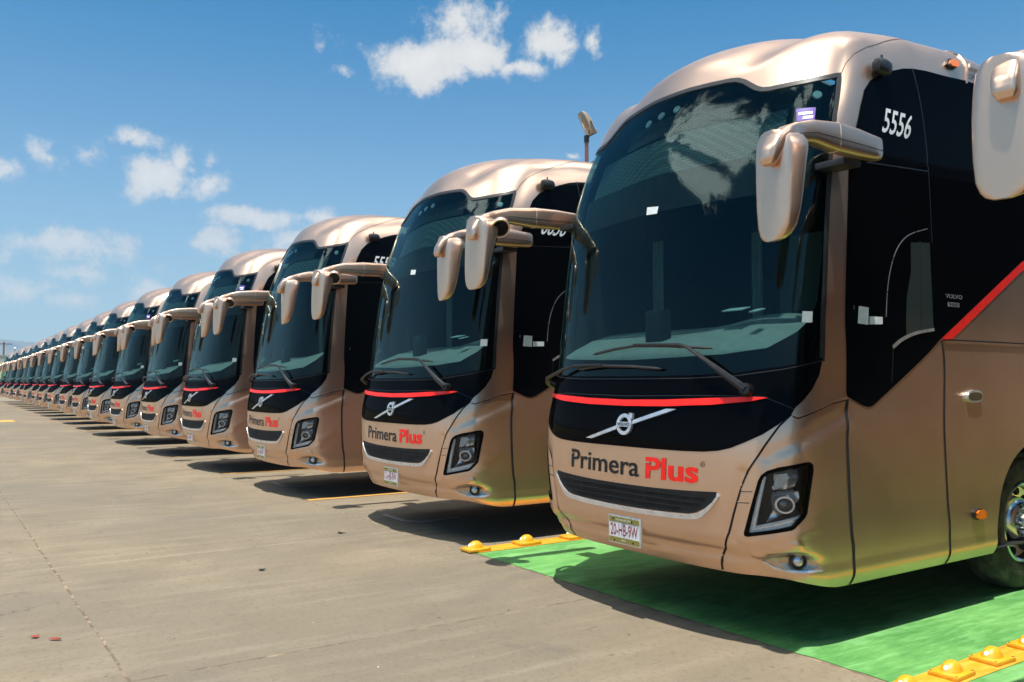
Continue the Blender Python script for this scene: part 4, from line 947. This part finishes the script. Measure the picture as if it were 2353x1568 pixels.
for i,(px,dst,lab) in enumerate(((1350,20.2,'floodlight on a brown pole, largest and nearest, behind the first two coaches'),(563,45.,'small floodlight head showing over the roof of the fourth coach'),(322,72.,'tiny floodlight head showing over the roofs at left'))):
    r=(px-1176.5)/1975; d=Vector((-.826+.5635*r,.5635+.826*r)); d.normalize()
    o=fl if i==0 else copy_tree(fl); o.location=(d.x*dst,d.y*dst,0); tag(o,lab,'floodlight','floodlights on poles behind the coaches')
# ---- far background: bank, hills, shed, poles
def f_grass(t):
    P=t.add('ShaderNodeNewGeometry').outputs['Position']; n=t.noise(P,.5,6,.7)
    return pbr(t,base=t.mix(t.maprange(n,.35,.65),(.17,.155,.055,1),(.22,.20,.085,1)),rough=.95)
GRASS=mat('dry_grass',f_grass)
def hillm(c1,c2,sc):
    def f(t):
        P=t.add('ShaderNodeNewGeometry').outputs['Position']; n=t.noise(P,sc,6,.65)
        return pbr(t,base=t.mix(t.maprange(n,.38,.62),c4(c1),c4(c2)),rough=1.,spec=.0)
    return mat('hill_scrub',f)
mb=MB(); V=[];F=[]; ys=np.linspace(-160,160,50); prof=[(-150,0.),(-156,1.6),(-164,3.9),(-172,5.0),(-176,5.05),(-260,5.2)]
for y in ys:
    for x,z in prof: V.append((x+2*math.sin(y*.05),y,z+.25*math.sin(y*.11+x)*(z>0)))
n=len(prof); F=[(i*n+j,(i+1)*n+j,(i+1)*n+j+1,i*n+j+1) for i in range(len(ys)-1) for j in range(n-1)]
mb.addm(V,F,True); tag(mb.build('grass_bank',GRASS),kind='structure')
mb=MB()
for k in range(14): mb.box((-182,-150+k*22,5.75),(.15,10.9,.85))
mb.box((-182,4,6.62),(.25,165,.05)); tag(mb.build('boundary_wall',plain('pale_wall_render',(.42,.40,.36),.9)),'long pale wall along the top of the grass bank','wall')
def ridge(name,R0,hh,az0,az1,seed,m):
    rs=random.Random(seed); V=[];F=[];na=160;nr=8; ph=[rs.uniform(0,6.28) for _ in range(8)]
    for i in range(na+1):
        az=math.radians(az0+(az1-az0)*i/na)
        pk=hh*(.80+.10*math.sin(az*9+ph[0])+.06*math.sin(az*23+ph[1])+.03*math.sin(az*61+ph[2])+.015*math.sin(az*140+ph[3]))
        for j in range(nr+1):
            u=j/nr; rr=R0*(1-.28*(1-u)); z=pk*(u*u*(3-2*u))+6*math.sin(az*170+j*2.3+ph[4])*(u*(1-u))*2
            V.append((math.sin(az)*rr,math.cos(az)*rr,max(0,z)-.5))
    F=[(i*(nr+1)+j,(i+1)*(nr+1)+j,(i+1)*(nr+1)+j+1,i*(nr+1)+j+1) for i in range(na) for j in range(nr)]
    mb=MB(); mb.addm(V,F,True); tag(mb.build(name,m),kind='structure')
ridge('hills',1480,72,-130,-40,5,hillm((.10,.13,.15),(.16,.165,.15),.012))
mb=MB(); pr=[(8.9,0),(8.9,4.95),(11.4,6.25),(28,6.25),(28,0)]
V=[(-104,y,z) for y,z in pr]+[(-124,y,z) for y,z in pr]; mb.addm(V,[(0,1,2,3,4),(9,8,7,6,5)]+[(i,5+i,5+(i+1)%5,(i+1)%5) for i in range(5)],False)
WALLM=plain('pale_sheet_metal',(.45,.46,.44),.5); sh=empty('shed',(-114,18,0),'pale low shed whose sloping roof shows above the farthest coaches','shed')
o=mb.build('wall',WALLM,None); o.parent=sh; o.matrix_parent_inverse=Matrix.Translation((114,-18,0))
mb=MB(); V=[(-103.6,8.7,4.9),(-103.6,11.35,6.3),(-103.6,28.3,6.3),(-124.4,28.3,6.3),(-124.4,11.35,6.3),(-124.4,8.7,4.9)]; V2=[(a,b,c+.12) for a,b,c in V]
mb.addm(V+V2,[(0,1,4,5),(1,2,3,4),(6,11,10,7),(7,10,9,8),(0,6,7,1),(1,7,8,2),(2,8,9,3),(3,9,10,4),(4,10,11,5),(5,11,6,0)],False); o=mb.build('roof',plain('grey_green_roof_sheet',(.30,.34,.33),.5)); o.parent=sh; o.matrix_parent_inverse=Matrix.Translation((114,-18,0))
up=empty('utility_pole',(-205,13.2,5.1),'dark utility pole with a crossarm on the far bank at the left edge','utility pole')
mb=MB(); mb.tube([(0,0,0),(0,0,4.9)],.16,8); mb.build('pole',POLE,up); mb=MB(); mb.box((0,0,4.5),(.08,1.5,.09)); mb.build('crossarm',POLE,up)
for y in (-1.3,-.5,.5,1.3):
    mb=MB(); mb.lathe([(.0001,.25),(.06,.22),(.05,0)],c=(0,y,4.58),axis='z',n=8); mb.build('insulator',SATCHR,up)
ls=empty('street_lamp',(-205,15.2,5.1),'thin street lamp with a pale head beside the utility pole','street lamp')
mb=MB(); mb.tube([(0,0,0),(0,0,3.5)],.07,8); mb.build('pole',POLE,ls); mb=MB(); mb.loft([(Vector((0,0,3.45)),Vector((.12,0,0)),Vector((0,.12,0))),(Vector((0,0,3.65)),Vector((.28,0,0)),Vector((0,.28,0))),(Vector((0,0,3.85)),Vector((.1,0,0)),Vector((0,.1,0)))],True,12); mb.build('lamp_head',WHITEV,ls)
cn=empty('traffic_cone',(-81.0,4.75,0),'small red-orange traffic cone in front of the far coaches','traffic cone')
mb=MB(); mb.lathe([(.26,.03),(.03,.72),(.0001,.73)],axis='z',n=20); mb.build('cone_body',plain('cone_orange',(.75,.07,.02),.5),cn)
mb=MB(); mb.box((0,0,.018),(.33,.33,.018),bev=.01); mb.build('cone_base',plain('cone_orange_base',(.55,.06,.02),.6),cn)

# ---- air: distant hills fade into it
mb=MB(); mb.box((0,0,49),(1620,1620,50)); hz_=mb.build('haze',None)
def f_haze():
    m=bpy.data.materials.new('air'); m.use_nodes=True; t=NT(m.node_tree)
    v=t.add('ShaderNodeVolumePrincipled',{'Color':(.50,.74,1.0,1),'Density':.00034,'Anisotropy':.2})
    t.add('ShaderNodeOutputMaterial',{'Volume':v.outputs[0]}); return m
hz_.data.materials.clear(); hz_.data.materials.append(f_haze()); tag(hz_,kind='stuff')
